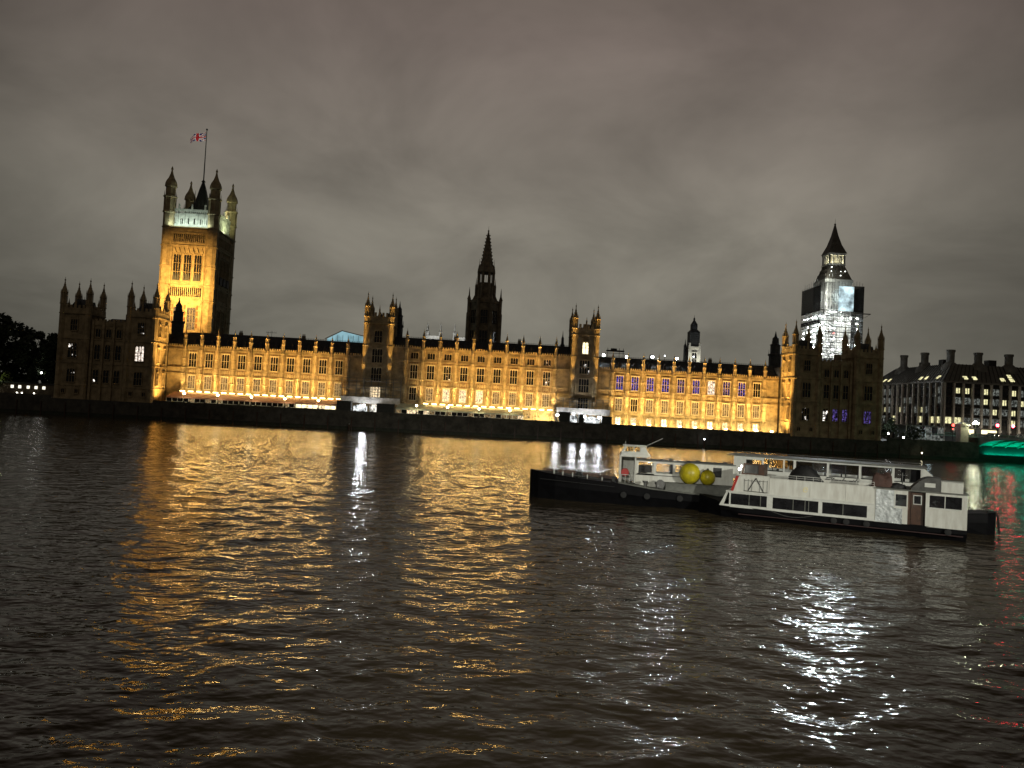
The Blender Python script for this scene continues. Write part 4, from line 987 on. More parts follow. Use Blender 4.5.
# ------------------------------------------------------------------ office block with tall chimneys across the street
def office_block():
    t = thing('office_block', 'dark bronze office block with pale stone piers, tall drum chimneys and scattered lit windows', 'office building')
    x0, y0 = 185.0, 50.0; x1, y1 = 262.0, 108.0
    b = (x0, x1, y0, y1)
    w = MB(); w.box(x0, x1, y0, y1, GZ, 28.8); w.build('wall', 'bronze', t)
    lit = {'W': {}, 'S': {}}
    fl = [12.2, 16.2, 20.2, 24.2]
    nW = 14; nS = 20
    for F, n, LL in (('W', nW, y1-y0), ('S', nS, x1-x0)):
        for k in range(n+1):
            u = -LL/2+LL*k/n; p = fpos(F, b, u)
            m = MB(); m.T = Matrix.Translation((p[0], p[1], 0)) @ Matrix.Rotation(FROT[F], 4, 'Z')
            m.box(-.34, .34, -.95, .02, 10.5, 28.6); m.box(-.55, .55, -1.1, .02, 9.6, 10.5); m.box(-.2, .2, -.8, .02, GZ, 9.6); m.build('pier', 'pier_stone', t)
        for k in range(n):
            u = -LL/2+LL*(k+.5)/n; p = fpos(F, b, u)
            g_ = MB(); g_.T = Matrix.Translation((p[0], p[1], 0)) @ Matrix.Rotation(FROT[F], 4, 'Z')
            for z in fl: g_.box(-LL/n/2+.36, LL/n/2-.36, -.32, .02, z+2.7, z+3.3)
            g_.box(-.08, .08, -.3, .02, 11, 28.4); g_.build('bay_frame', 'bronze', t)
            for q, z in enumerate(fl):
                h = random.random()
                key = G
                if F == 'S': key = 'pane_office' if h < .26 else ('pane_office_dim' if h < .85 else G)
                else: key = 'pane_office' if h < .05 else ('pane_office_dim' if h < .28 else G)
                if F == 'S' and k < 2 and q == 0: key = 'pane_office'
                if F == 'W' and k > nW-3 and q == 0: key = 'pane_office'
                if F == 'S' and k in (0,) and q > 0: key = G
                d = MB(); d.T = Matrix.Translation((p[0], p[1], 0)) @ Matrix.Rotation(FROT[F], 4, 'Z')
                if key == 'pane_office' and not (q == 0 and (k < 2 or F == 'W')): d.box(-.75, .75, -.14, .0, z+.35, z+2.5)
                else: d.box(-LL/n/2+.5, LL/n/2-.5, -.12, .0, z+.1, z+2.7)
                d.build('window', key, t)
    r = MB(); r.frust(x0-.8, x1+.8, y0-.8, y1+.8, 28.7, x0-.8, x1+.8, y0-.8, y1+.8, 29.3); r.frust(x0-.3, x1+.3, y0-.3, y1+.3, 29.3, x0+8, x1-8, y0+8, y1-8, 37.0)
    ro = r.build('roof', 'bronze_roof', t)
    rb = MB()
    for k in range(nS*2+1): u = x0+(x1-x0)*k/(nS*2); uu = x0+8+(x1-x0-16)*k/(nS*2); rb.tube((u, y0-.3, 29.4), (uu, y0+8, 37.1), .17, 4)
    for k in range(nW*2+1): u = y0+(y1-y0)*k/(nW*2); uu = y0+8+(y1-y0-16)*k/(nW*2); rb.tube((x0-.3, u, 29.4), (x0+8, uu, 37.1), .17, 4)
    rb.build('rib', 'iron', ro)
    for (F, k, z) in (('S', 2, 30.4), ('S', 3, 30.4), ('S', 6, 30.4), ('S', 7, 32.0), ('S', 7, 30.4), ('W', 2, 30.4), ('W', 3, 30.4), ('W', 9, 30.4), ('W', 10, 30.4), ('W', 12, 30.4)):
        LL, n = ((y1-y0), nW) if F == 'W' else ((x1-x0), nS)
        u = -LL/2+LL*(k+.5)/n; p = fpos(F, b, u, -(z-29.3)*1.06)
        d = MB(); d.T = Matrix.Translation((p[0], p[1], z)) @ Matrix.Rotation(FROT[F], 4, 'Z') @ Matrix.Rotation(R(-47), 4, 'X')
        d.box(-.8, .8, -.45, .1, -.2, 1.5); d.build('skylight', 'pane_office', ro)
    for (cx, cy) in ((193, 94), (193, 77.5), (193.6, 60), (204, 58), (217, 58), (230, 58), (243, 58), (254, 62)):
        dz = .8 if cx > 200 else 0
        c = MB(); c.lathe(cx, cy, [(3.7, 34.0), (3.5, 35.4), (2.9, 36.6), (2.0, 37.4), (1.6, 37.8)], 14); c.lathe(cx, cy, [(1.5, 37.6), (1.5, 41.9-dz), (1.75, 42.0-dz), (1.75, 42.9-dz), (1.4, 42.95-dz)], 14)
        c.build('chimney', 'bronze_roof', ro)
    for (cx, cy) in ((198, 86), (196, 68), (210.5, 60)):
        c = MB(); c.box(cx-1.6, cx+1.6, cy-1.6, cy+1.6, 35, 39.4); c.build('plant_box', 'bronze', ro)
office_block()
light('AREA', 'pier_flood', (180.5, 78, 6.0), 1150, (1, .88, .80), 1, 54, target=(185, 78, 15), spread=140)
light('AREA', 'pier_flood', (222, 45.0, 8.2), 1600, (1, .90, .75), 70, 1, target=(222, 50, 18), spread=140)
def far_block(label, x0, x1, y0, y1, z, lit):
    t = thing('street_building', label, 'building')
    m = MB(); m.box(x0, x1, y0, y1, GZ, z); m.box(x0-.4, x1+.4, y0-.4, y1+.4, z-.8, z); m.build('wall', 'stone_dark', t)
    m = MB(); m.prism([(y0, z), (y0+5, z+4.5), (y1-5, z+4.5), (y1, z)], 'x', x0+.3, x1-.3); ro = m.build('roof', 'slate', t)
    for k in range(2): m = MB(); m.box(x0+4+k*12, x0+6+k*12, y0+4, y0+6, z, z+8); m.build('chimney', 'stone_dark', ro)
far_block('dark old block behind the right wing, left of the drum-chimneyed offices', 152, 184, 112, 135, 32, 0)

# ------------------------------------------------------------------ road bridge with its first arches
def bridge():
    t = thing('road_bridge', 'green iron road bridge whose low arch is lit teal underneath', 'bridge')
    X0, X1 = 160, 186; ends = []
    y = -8.8; span = 33.0; pier = 3.2
    for i in range(6):
        ya, yb = y-(span+pier)*i, y-(span+pier)*i-span
        n = 26; zs = 2.6; zc = 7.35
        pts = []
        for k in range(n+1):
            a = PI*k/n; yy = (ya+yb)/2+math.cos(a)*span/2; zz = zs+(zc-zs)*max(0., math.sin(a))**.8; pts.append((yy, zz))
        m = MB()
        for k in range(n):
            (p0, z0), (p1, z1) = pts[k], pts[k+1]
            for xa, xb in ((X0, X0+.6), (X1-.6, X1)):
                m.add([(xa, p0, z0), (xa, p1, z1), (xa, p1, 7.62), (xa, p0, 7.62), (xb, p0, z0), (xb, p1, z1), (xb, p1, 7.62), (xb, p0, 7.62)],
                      [(0, 1, 2, 3), (4, 7, 6, 5), (0, 4, 5, 1), (3, 2, 6, 7)])
        # ribs and soffit
        for r_ in range(7):
            x = X0+.6+r_*(X1-X0-1.2)/6
            for k in range(n):
                (p0, z0), (p1, z1) = pts[k], pts[k+1]; m.add([(x-.15, p0, z0), (x-.15, p1, z1), (x+.15, p1, z1), (x+.15, p0, z0), (x-.15, p0, z0+.5), (x-.15, p1, z1+.5), (x+.15, p1, z1+.5), (x+.15, p0, z0+.5)], [(0, 1, 2, 3), (0, 1, 5, 4), (3, 2, 6, 7)])
        for k in range(n):
            (p0, z0), (p1, z1) = pts[k], pts[k+1]; m.add([(X0+.5, p0, z0+.45), (X0+.5, p1, z1+.45), (X1-.5, p1, z1+.45), (X1-.5, p0, z0+.45)], [(0, 1, 2, 3)])
        m.build('arch', 'green_iron', t)
        p = MB(); p.box(X0-.8, X1+.8, yb-pier, yb, -4, 4.2); p.lathe(X0-.6, yb-pier/2, [(2.1, -4), (2.1, 4.4), (1.4, 5), (1.2, 8.4), (1.5, 8.6), (1.5, 8.9)], 8); p.build('pier', 'granite', t)
        if i < 2:
            light('AREA', 'arch_light', ((X0+X1)/2, ya-1.6, 2.2), 800, (.0, 1, .60), 22, .4, target=((X0+X1)/2, ya-2.2, 7.2))
            light('AREA', 'arch_light', ((X0+X1)/2, yb+1.6, 2.2), 800, (.0, 1, .60), 22, .4, target=((X0+X1)/2, yb+4.2, 7.2))
    d = MB(); d.box(X0+.2, X1-.2, -225, 30, 7.6, 7.9); d.build('deck', 'asphalt', t)
    for xa in (X0-.05, X1-.35):
        q = MB(); q.box(xa, xa+.4, -225, 14, 7.55, 7.8); q.box(xa+.05, xa+.35, -225, 14, 8.7, 8.85)
        for k in range(380): q.box(xa+.12, xa+.28, -225+k*.63, -224.8+k*.63, 7.8, 8.7)
        q.build('parapet', 'green_iron', t)
    a = MB(); a.box(X0, X1, -8.8, 30, -4, 7.58); a.box(X0-1.0, X0+.0, -9.6, -6.2, -4, 7.6); a.build('abutment', 'granite', t)
bridge()
def gate_pier(x, y, label):
    t = thing('stone_pier', label, 'pier')
    m = MB(); m.box(x-1.3, x+1.3, y-1.3, y+1.3, 4.4, 11.2); m.box(x-1.6, x+1.6, y-1.6, y+1.6, 4.4, 5.6); m.build('shaft', 'pier_stone', t)
    m = MB(); m.box(x-1.7, x+1.7, y-1.7, y+1.7, 11.2, 11.7); m.frust(x-1.2, x+1.2, y-1.2, y+1.2, 11.7, x-.4, x+.4, y-.4, y+.4, 12.4); m.build('cap', 'pier_stone', t)
gate_pier(157.6, -5.2, 'square pale stone pier beside the bridge end, lit greenish by the street lamp')
def bridge_lamp(x, y, lab, z=7.9, h=4.6, em_='lamp_street', pw=900):
    t = thing('street_lamp', lab, 'street lamp', (x, y, z))
    m = MB(); m.lathe(0, 0, [(.35, 0), (.35, .5), (.16, .8), (.1, h-.6), (.2, h-.5)], 8); m.tube((-.7, 0, h-.7), (.7, 0, h-.7), .05, 5); m.build('post', 'iron', t)
    m = MB(); m.sphere((0, 0, h), .46, 10, 7); m.build('lantern', em_, t)
    for s in (-1, 1): m = MB(); m.sphere((s*.7, 0, h-.35), .3, 8, 6); m.build('lantern', em_, t)
    if pw: light('POINT', 'street_glow', (x-.9, y-.9, z+h), pw, (.95, 1, .62), .3)
bridge_lamp(160.6, -7.4, 'triple-globe street lamp glaring yellow-green above the bridge end')
bridge_lamp(160.6, -44, 'triple-globe street lamp on the bridge beyond its first arch', pw=0)
# traffic signals
for i, (x, y, z, h) in enumerate(((154.2, -5.5, GZ, 6.2), (168.0, -7, 7.9, 4.0), (173.2, -7, 7.9, 4.0))):
    t = thing('traffic_light', ('red traffic signal on the bank left of the pale stone pier', 'red traffic signal above the bridge parapet, nearer the street lamp', 'red traffic signal above the bridge parapet, at the picture edge')[i], 'traffic light', (x, y, z), group='red traffic signals')
    m = MB(); m.tube((0, 0, 0), (0, 0, h), .08, 6); m.build('pole', 'iron', t)
    m = MB(); m.box(-.28, .28, -.1, .2, h-.9, h+.4); m.build('signal_box', 'iron', t)
    m = MB(); m.T = Matrix.Translation((0, -.12, h)) @ Matrix.Rotation(PI/2, 4, 'X'); m.lathe(0, 0, [(.42, 0), (.46, .1), (.38, .12)], 12); m.build('lamp', 'lamp_red' if i else 'lamp_red_sm', t)
    if i == 0: m = MB(); m.box(-.2, .2, -.2, -.1, h-1.4, h-1.1); m.build('lamp', 'lamp_red_sm', t)
# vehicles
def car(label, x, y, z, rz, paint, group='vehicles on the bridge road'):
    t = thing('parked_car' if 'parked' in label else 'car', label, 'car', (x, y, z), rz, group)
    m = MB(); m.prism([(-2.1, .35), (2.1, .35), (2.15, .8), (1.3, .95), (.75, 1.42), (-1.0, 1.45), (-1.6, .98), (-2.1, .9)], 'y', -.85, .85); m.build('body', paint, t)
    m = MB(); m.prism([(1.15, .98), (.72, 1.36), (-.95, 1.38), (-1.45, 1.0)], 'y', -.86, .86); m.build('window', 'glass_dark', t)
    for sx in (-1.35, 1.35):
        for sy in (-.85, .72):
            m = MB(); m.T = Matrix.Translation((sx, sy, .33)) @ Matrix.Rotation(-PI/2, 4, 'X'); m.lathe(0, 0, [(.33, 0), (.33, .14)], 12); m.build('wheel', 'rubber', t)
    for sy in (-.65, .65):
        m = MB(); m.box(2.12, 2.18, sy-.16, sy+.16, .6, .8); m.build('headlight', 'lamp_head', t)
        m = MB(); m.box(-2.14, -2.08, sy-.16, sy+.16, .62, .84); m.build('taillight', 'lamp_tail', t)
def bus(label, x, y, z, rz):
    t = thing('double_decker_bus', label, 'bus', (x, y, z), rz, 'vehicles on the bridge road')
    m = MB(); m.prism([(-5.3, .35), (5.2, .35), (5.3, 2.2), (5.1, 4.35), (-5.2, 4.4), (-5.35, 2)], 'y', -1.25, 1.25); m.build('body', 'bus_red', t)
    for zz in (1.35, 3.0):
        m = MB(); m.box(-4.9, 4.8, -1.28, 1.28, zz, zz+.85); m.build('window_band', 'pane_full', t)
    for sx in (-3.4, 3.4):
        for sy in (-1.27, 1.05):
            m = MB(); m.T = Matrix.Translation((sx, sy, .5)) @ Matrix.Rotation(-PI/2, 4, 'X'); m.lathe(0, 0, [(.5, 0), (.5, .22)], 12); m.build('wheel', 'rubber', t)
    for sy in (-.9, .9):
        m = MB(); m.box(-5.42, -5.34, sy-.2, sy+.2, 1.0, 1.4); m.build('taillight', 'lamp_tail', t)
        m = MB(); m.box(5.28, 5.36, sy-.2, sy+.2, .7, 1.0); m.build('headlight', 'lamp_head', t)
car('dark car with headlights on by the bridge parapet', 164.5, -10, 7.9, R(-90), 'car_dark')
car('silver car following along the bridge behind the dark one', 168.5, -18, 7.9, R(-92), 'car_grey')
car('silver car turning at the bridge end near the pale pier', 163.8, 3, 7.9, R(-100), 'car_grey')
car('dark car stopped on the embankment road beneath the office piers', 166, 26, 7.9, R(10), 'car_dark')
def shop_kiosk(x0, x1, y, z, lab):
    t = thing('street_kiosk', lab, 'kiosk')
    m = MB(); m.box(x0, x1, y, y+2.4, z, z+2.7); m.box(x0-.3, x1+.3, y-.5, y+2.6, z+2.7, z+2.9); m.build('body', 'white_clean', t)
    m = MB(); m.box(x0+.2, x1-.2, y-.05, y-.01, z+.9, z+2.3); m.build('serving_window', 'pane_full', t)
shop_kiosk(168, 173, 12, 7.9, 'small lit kiosk on the pavement behind the bridge parapet')
shop_kiosk(178, 184, 16, 7.9, 'second lit kiosk near the picture edge behind the bridge parapet')
# glass-fronted pier building below the embankment
def pier_house():
    t = thing('pier_ticket_building', 'low glass-fronted river pier building in front of the offices', 'building')
    m = MB(); m.box(143, 156, 2, 9, GZ, GZ+.4); m.box(143, 156, 2, 9, GZ+5.4, GZ+5.7); m.box(143, 156, 8.7, 9, GZ, GZ+5.5); m.build('frame', 'grey_paint', t)
    for k in range(7):
        x = 143+k*13/6; m = MB(); m.box(x-.08, x+.08, 1.9, 2.1, GZ, GZ+5.5); m.build('mullion', 'white_clean', t)
    for k in range(6):
        x = 143+k*13/6
        m = MB(); m.box(x+.1, x+13/6-.1, 2.2, 2.25, GZ+.5, GZ+2.6); m.build('glass_panel', 'pane_office_dim', t)
        m = MB(); m.box(x+.1, x+13/6-.1, 2.2, 2.25, GZ+3.2, GZ+5.2); m.build('glass_panel', 'pane_office_dim' if k % 2 else 'glass_dark', t)
    light('POINT', 'ticket_office_glow', (150, 0, 8), 90, (.7, .9, 1), .3)
pier_house()

# ------------------------------------------------------------------ trees
def tree(label, x, y, h, r, leafmat='leaf', seed=1, group=None, low=.28, n=900, cat='tree'):
    rr = random.Random(seed); t = thing('tree', label, cat, (x, y, GZ), 0, group)
    m = MB(); m.tube((0, 0, 0), (0, 0, h*.4), .035*h*.6, 8, .02*h*.6); tips = []
    for k in range(9):
        a = rr.uniform(0, 2*PI); z0 = h*rr.uniform(.25, .45); z1 = h*rr.uniform(.5, .85); q = r*rr.uniform(.3, .7)
        p = (q*math.cos(a), q*math.sin(a), z1); m.tube((0, 0, z0), p, .012*h, 5, .004*h); tips.append(p)
    m.tube((0, 0, h*.4), (0, 0, h*.8), .012*h, 6, .004*h)
    m.build('trunk', 'bark', t)
    c = MB(); cl = []
    for k in range(26):
        a = rr.uniform(0, 2*PI); z = rr.uniform(low, .93); rad = r*(1-abs((z-.55)/.5)**2.2*.75)*rr.uniform(.35, .95); s = r*rr.uniform(.22, .42)
        cl.append((rad*math.cos(a), rad*math.sin(a), h*z, s))
    for k in range(n):
        cx, cy, cz, s = rr.choice(cl); d = Vector((rr.gauss(0, 1), rr.gauss(0, 1), rr.gauss(0, .8))); d.normalize(); d *= s*rr.uniform(.55, 1.08)
        p = Vector((cx, cy, cz))+d; u = Vector((rr.gauss(0, 1), rr.gauss(0, 1), rr.gauss(0, 1))).normalized(); v = u.orthogonal().normalized(); e = rr.uniform(.3, .75)*(.5+r*.09)
        c.add([tuple(p-u*e), tuple(p+v*e*.6), tuple(p+u*e), tuple(p-v*e*.6)], [(0, 1, 2, 3)])
    c.build('crown', leafmat, t)
tr = [(-176, 26, 24, 8), (-163, 20, 27, 8.5), (-152.5, 16, 22.5, 6), (-146, 22, 21, 6), (-140, 12, 21, 6.0), (-133.5, 16, 20, 6.0), (-190, 30, 22, 8), (-205, 26, 23, 8)]
tdesc = ['broad dark tree at the left picture edge behind the gardens', 'tallest dark tree at the far left with a ragged top', 'dark tree behind the low lit building, left part', 'dark tree behind the middle of the low lit building', 'dark tree close behind the right half of the low lit building', 'dark tree nearest to the left palace wing', 'dark garden tree farther left along the bank', 'outermost dark garden tree along the left bank']
for i, (x, y, h, r) in enumerate(tr): tree(tdesc[i], x, y, h, r, 'leaf', 20+i, 'dark trees of the riverside gardens', low=.10, n=5000)
tree('small yellow-green bush lit by a lamp left of the low building', -151.5, -2, 7.5, 3.2, 'leaf2', 60, n=500)
tree('small lamplit tree just right of the dark right-hand wing', 134.5, -2, 7.5, 3.4, 'leaf', 61, n=700)
tree('dark low tree on the bank before the glass pier building', 141.0, -6, 5.2, 3.0, 'leaf', 62, n=700)
light('POINT', 'garden_lamp_glow', (-150.5, -5, 10.5), 160, (.85, 1, .5), .2)
light('POINT', 'garden_lamp_glow', (133, -6.5, 10), 130, (.8, .9, 1), .2)
def garden_lamp(x, y, z, lab):
    t = thing('garden_lamp', lab, 'street lamp', (x, y, GZ)); m = MB(); m.tube((0, 0, 0), (0, 0, z-GZ), .06, 6); m.build('post', 'iron', t)
    m = MB(); m.sphere((0, 0, z-GZ+.2), .28, 8, 6); m.build('globe', 'lamp_site', t)
garden_lamp(-151.8, -5.5, 9.0, 'white globe lamp on the bank left of the low lit building')
garden_lamp(-143.0, 6, 12.5, 'white globe lamp shining among the trees above the low lit building')
garden_lamp(-145.2, 10, 16.0, 'small high white lamp among the dark garden trees')
garden_lamp(132.0, -7.0, 7.2, 'low white lamp by the small tree right of the dark wing')
garden_lamp(136.5, -8.0, 6.2, 'low white bollard lamp on the right bank under the office block')
def low_house():
    t = thing('low_garden_building', 'long low dark building with five square lit windows at the left bank', 'building')
    m = MB(); m.box(-151, -131, -3, 4, GZ, 8.9); m.build('wall', 'stone_dark', t)
    m = MB(); m.box(-151.5, -130.6, -3.5, 4.4, 8.9, 9.3); m.build('roof', 'slate', t)
    for k, x in enumerate((-146.6, -144.3, -141.7, -139.3, -136.9)):
        m = MB(); m.box(x-.42, x+.42, -3.1, -3.0, 7.4, 8.3); m.build('window', 'lamp_window', t)
    for x in (-143.5, -139.8, -145.0): m = MB(); m.box(x-.15, x+.15, -3.12, -3.0, 5.9, 6.1); m.build('wall_lamp', 'lamp_site', t)
K['lamp_window'] = em('plain_lit_window', (1, .96, .80), 1.5)
low_house()
# river marks near the wall
for i, (px, z, em_) in enumerate(((70.2, 2.7, 'lamp_small'), (-39.5, 1.8, None), (139.5, 1.9, 'lamp_head'))):
    t = thing('mooring_pile', ('timber mooring pile with a white lamp before the river wall', 'short timber pile before the river wall under the glowing marquee', 'timber mooring pile with a dim lamp by the right bank')[i], 'mooring pile', (px, -13.5, 0))
    m = MB(); m.lathe(0, 0, [(.22, -2), (.22, z-.3), (.1, z-.25)], 8); m.build('post', 'brown_wood', t)
    m = MB(); m.sphere((0, 0, z), .2 if em_ else .15, 8, 5); m.build('lamp' if em_ else 'cap', em_ or 'white_clean', t)

# ------------------------------------------------------------------ boats
def hull(root, stations, keel=-.9, name='hull', matn='hull_black', yc=2.5, flare=.80):
    """stations: (u, half beam at deck, deck height)"""
    m = MB(); vs = []; fs = []; rows = []
    for (u, hb, zd) in stations:
        row = []
        for (v, z) in ((-hb, zd), (-hb*.98, zd*.55), (-hb*flare, -.05), (-hb*.35, keel), (hb*.35, keel), (hb*flare, -.05), (hb*.98, zd*.55), (hb, zd)):
            row.append(len(vs)); vs.append((u, yc+v, z))
        rows.append(row)
    for a, b in zip(rows[:-1], rows[1:]):
        for k in range(7): fs.append((a[k], a[k+1], b[k+1], b[k]))
        fs.append((a[7], a[0], b[0], b[7]))
    fs.append(tuple(rows[0])); fs.append(tuple(rows[-1][::-1]))
    m.add(vs, fs); return m.build(name, matn, root)
def panel_with_holes(m, u0, u1, z0, z1, y0, y1, holes):
    """upright wall from u0 to u1 with rectangular openings [(a,b,za,zb)] sorted by a"""
    u = u0
    for (a, b, za, zb) in holes:
        if a > u: m.box(u, a, y0, y1, z0, z1)
        if za > z0: m.box(a, b, y0, y1, z0, za)
        if zb < z1: m.box(a, b, y0, y1, zb, z1)
        u = b
    if u < u1: m.box(u, u1, y0, y1, z0, z1)
def text_mesh(name, curve, m):
    tmp = bpy.data.objects.new('tmp', curve); COL.objects.link(tmp); bpy.context.view_layer.update()
    me = bpy.data.meshes.new_from_object(tmp.evaluated_get(bpy.context.evaluated_depsgraph_get())); bpy.data.objects.remove(tmp)
    me.name = name; me.materials.clear(); me.materials.append(m)
    o = bpy.data.objects.new(name, me); COL.objects.link(o); return o
def front_boat():
    t = thing('river_cruiser', 'nearest white sightseeing boat with long dark lower windows and a brown door near its stern', 'boat', (22.9, -179.3, 0), R(-27.7))
    hull(t, [(-2.6, .08, 1.75), (-1.6, 1.0, 1.6), (-.2, 1.95, 1.35), (1.6, 2.45, 1.12), (5, 2.55, 1.02), (13, 2.55, 1.0), (18, 2.45, 1.05), (19.7, 2.2, 1.12)])
    m = MB(); m.box(1.5, 19.4, -.09, -.045, .42, .50); m.build('rubbing_strip', 'hull_red', t)
    # lower saloon with slanted front
    s = MB(); H = [(.75, 3.95, 1.28, 2.28), (4.45, 8.30, 1.24, 2.24), (8.62, 12.2, 1.24, 2.24)]
    panel_with_holes(s, .7, 12.75, 1.02, 2.42, .02, .12, H); panel_with_holes(s, .7, 12.75, 1.02, 2.42, 4.88, 4.98, H)
    s.prism([(-.25, 1.1), (.7, 1.06), (.7, 2.42), (.35, 2.42), (.62, 2.3), (.62, 1.25), (.15, 1.25), (.52, 2.42), (.35, 2.42)], 'y', .02, .12)
    s.prism([(-.3, 1.1), (-.18, 1.1), (.5, 2.42), (.38, 2.42)], 'y', .12, 4.88)
    s.box(.3, 12.75, -.06, 5.06, 2.42, 2.52); s.build('saloon_wall', 'white_clean', t)
    for (a, b, za, zb) in H:
        for y in (.07, 4.91): gl = MB(); gl.box(a, b, y, y+.02, za, zb); gl.build('saloon_glazing', 'glass_dark', t)
    for u in (2.4, 3.4, 6.2, 7.2, 7.5, 10.3): mm = MB(); mm.box(u-.03, u+.03, .0, .06, 1.26, 2.26); mm.build('glazing_bar', 'grey_paint', t)
    it = MB()
    for k in range(9): it.box(1.6+k*1.2, 2.1+k*1.2, .7, 1.9, 1.05, 1.9); it.box(1.6+k*1.2, 2.1+k*1.2, 3.1, 4.3, 1.05, 1.9)
    it.build('seat_row', 'canvas_dark', t)
    # upper deck bulwark
    b = MB(); b.box(4.15, 12.75, .05, .13, 2.52, 3.90); b.box(4.15, 12.75, 4.87, 4.95, 2.52, 3.90)
    for u in (4.15, 7.6, 10.5): b.box(u-.03, u+.03, .02, .05, 2.54, 3.88)
    b.box(4.1, 12.8, -.0, .18, 3.90, 3.96); b.build('bulwark', 'white_paint', t)
    f = MB(); f.prism([(.85, 2.52), (4.1, 2.52), (4.1, 4.02), (1.5, 4.05)], 'y', .05, .13); f.prism([(.85, 2.52), (4.1, 2.52), (4.1, 4.02), (1.5, 4.05)], 'y', 4.87, 4.95)
    f.prism([(.83, 2.52), (.95, 2.52), (1.6, 4.05), (1.48, 4.05)], 'y', .13, 4.87)
    f.box(1.2, 4.1, -.0, .18, 4.03, 4.1); f.build('fore_bulwark', 'white_paint', t)
    a = MB(); a.tube((2.25, -.02, 2.6), (2.95, -.02, 3.85), .035, 5); a.tube((3.65, -.02, 2.6), (2.95, -.02, 3.85), .035, 5); a.tube((1.9, -.02, 2.62), (4.0, -.02, 2.6), .03, 5)
    for u in (1.95, 2.3, 2.6, 3.3, 3.6, 3.95): a.tube((u, -.01, 2.6), (u, -.01, 3.7), .018, 4)
    a.tube((1.95, -.01, 3.55), (3.95, -.01, 3.6), .018, 4); a.build('folding_trestle', 'iron', t)
    rd = MB(); rd.prism([(.72, 2.5), (.95, 2.5), (1.42, 3.9), (1.18, 3.95)], 'y', -.04, .04); rd.build('red_board', 'red_paint', t)
    # brown windscreen frame
    w = MB(); z0, z1 = 4.12, 5.12
    w.box(1.65, 3.6, .25, .35, z0, z0+.1); w.box(1.75, 3.6, .25, .35, z1-.1, z1); w.prism([(1.6, z0), (1.72, z0), (1.9, z1), (1.78, z1)], 'y', .24, .36); w.box(3.1, 3.6, .24, .36, z0+.1, z1-.1)
    w.box(3.5, 3.6, .35, 2.6, z0, z1); w.build('windscreen_frame', 'brown_wood', t)
    w = MB(); w.box(1.85, 3.1, .34, .36, z0+.1, z1-.1); w.build('windscreen', 'canvas_grey', t)
    # aft: plastic sheet, side wall, brown door, stern cabin
    c = MB(); panel_with_holes(c, 12.75, 15.3, .98, 3.82, .03, .12, [(14.35, 15.2, 2.5, 3.48)]); c.box(12.75, 19.65, 4.88, 4.97, .98, 3.82); c.box(12.75, 12.85, .1, 4.9, .98, 3.82)
    c.box(16.62, 16.72, .03, .12, .98, 3.82); panel_with_holes(c, 16.72, 19.65, .98, 3.82, .03, .12, [(16.9, 19.25, 2.62, 3.62)])
    c.box(19.55, 19.65, .12, 4.88, .98, 3.0); c.box(19.55, 19.65, .12, .4, 3.0, 3.82); c.box(19.55, 19.65, 4.5, 4.88, 3.0, 3.82); c.build('stern_cabin', 'white_paint', t)
    c = MB(); c.box(12.7, 19.75, -.05, 5.05, 3.82, 3.92); c.build('cabin_roof', 'grey_paint', t)
    for q in ((14.35, 15.2, .06, .09, 2.5, 3.48), (16.9, 19.25, .06, .09, 2.62, 3.62), (19.58, 19.61, .4, 4.5, 3.0, 3.82)): c = MB(); c.box(*q); c.build('cabin_glazing', 'glass_dark', t)
    c = MB(); c.box(16.88, 19.27, .0, .05, 2.50, 2.62); c.box(14.3, 14.36, .0, .05, 2.45, 3.52); c.box(14.3, 15.25, .0, .05, 2.4, 2.48)
    c.box(18.0, 18.06, .0, .05, 2.62, 3.62); c.build('window_trim', 'white_clean', t)
    d = MB(); d.box(15.55, 16.5, .35, .43, 1.0, 3.72); do = d.build('door', 'brown_wood', t)
    e = MB(); e.box(15.7, 16.35, .30, .34, 2.72, 3.52); e.build('door_frame', 'white_clean', do); e = MB(); e.box(15.77, 16.28, .27, .30, 2.79, 3.45); e.build('door_pane', 'glass_dark', do)
    d = MB(); d.box(15.3, 15.5, .12, 1.5, 1.0, 3.8); d.box(16.55, 16.62, .12, .9, 1.0, 3.8); d.build('door_recess', 'brown_wood', t)
    p = MB(); p.box(12.85, 14.25, -.03, .02, 1.05, 3.78); p.box(13.9, 14.9, -.02, .025, 1.0, 2.3)
    p.build('plastic_sheet', 'sheet', t)
    f2 = MB(); f2.box(4.3, 12.6, .13, 4.87, 2.54, 2.60); f2.build('upper_deck', 'grey_paint', t)
    r = MB()
    for k in range(13): u = 4.3+k*.7; r.tube((u, .08, 3.95), (u, .08, 4.32), .018, 4)
    r.tube((4.3, .08, 4.32), (12.7, .08, 4.32), .022, 5); r.tube((4.3, .08, 4.14), (12.7, .08, 4.14), .014, 4); r.build('handrail', 'white_clean', t)
    r = MB()
    for k in range(6): u = 4.9+k*1.3; r.box(u, u+.45, 2.8, 4.4, 2.6, 3.05); r.box(u, u+.08, 2.8, 4.4, 3.05, 3.6)
    r.build('bench_row', 'brown_wood', t)
    q = MB(); q.tube((19.2, 2.5, 3.9), (19.6, 2.5, 5.9), .03, 5); q.tube((14.9, 2.5, 3.9), (14.9, 2.5, 5.2), .035, 5); q.tube((14.5, 2.5, 5.0), (15.3, 2.5, 5.0), .02, 4); q.build('mast', 'steel', t)
    # fenders and rope
    for u in (9.6, 10.6, 12.2, 18.3):
        q = MB(); q.T = Matrix.Translation((u, -.12, .72)) @ Matrix.Rotation(PI/2, 4, 'X'); q.lathe(0, 0, [(.12, -.1), (.26, -.08), (.26, .06), (.12, .08)], 12); q.build('tyre_fender', 'rubber', t)
    q = MB()
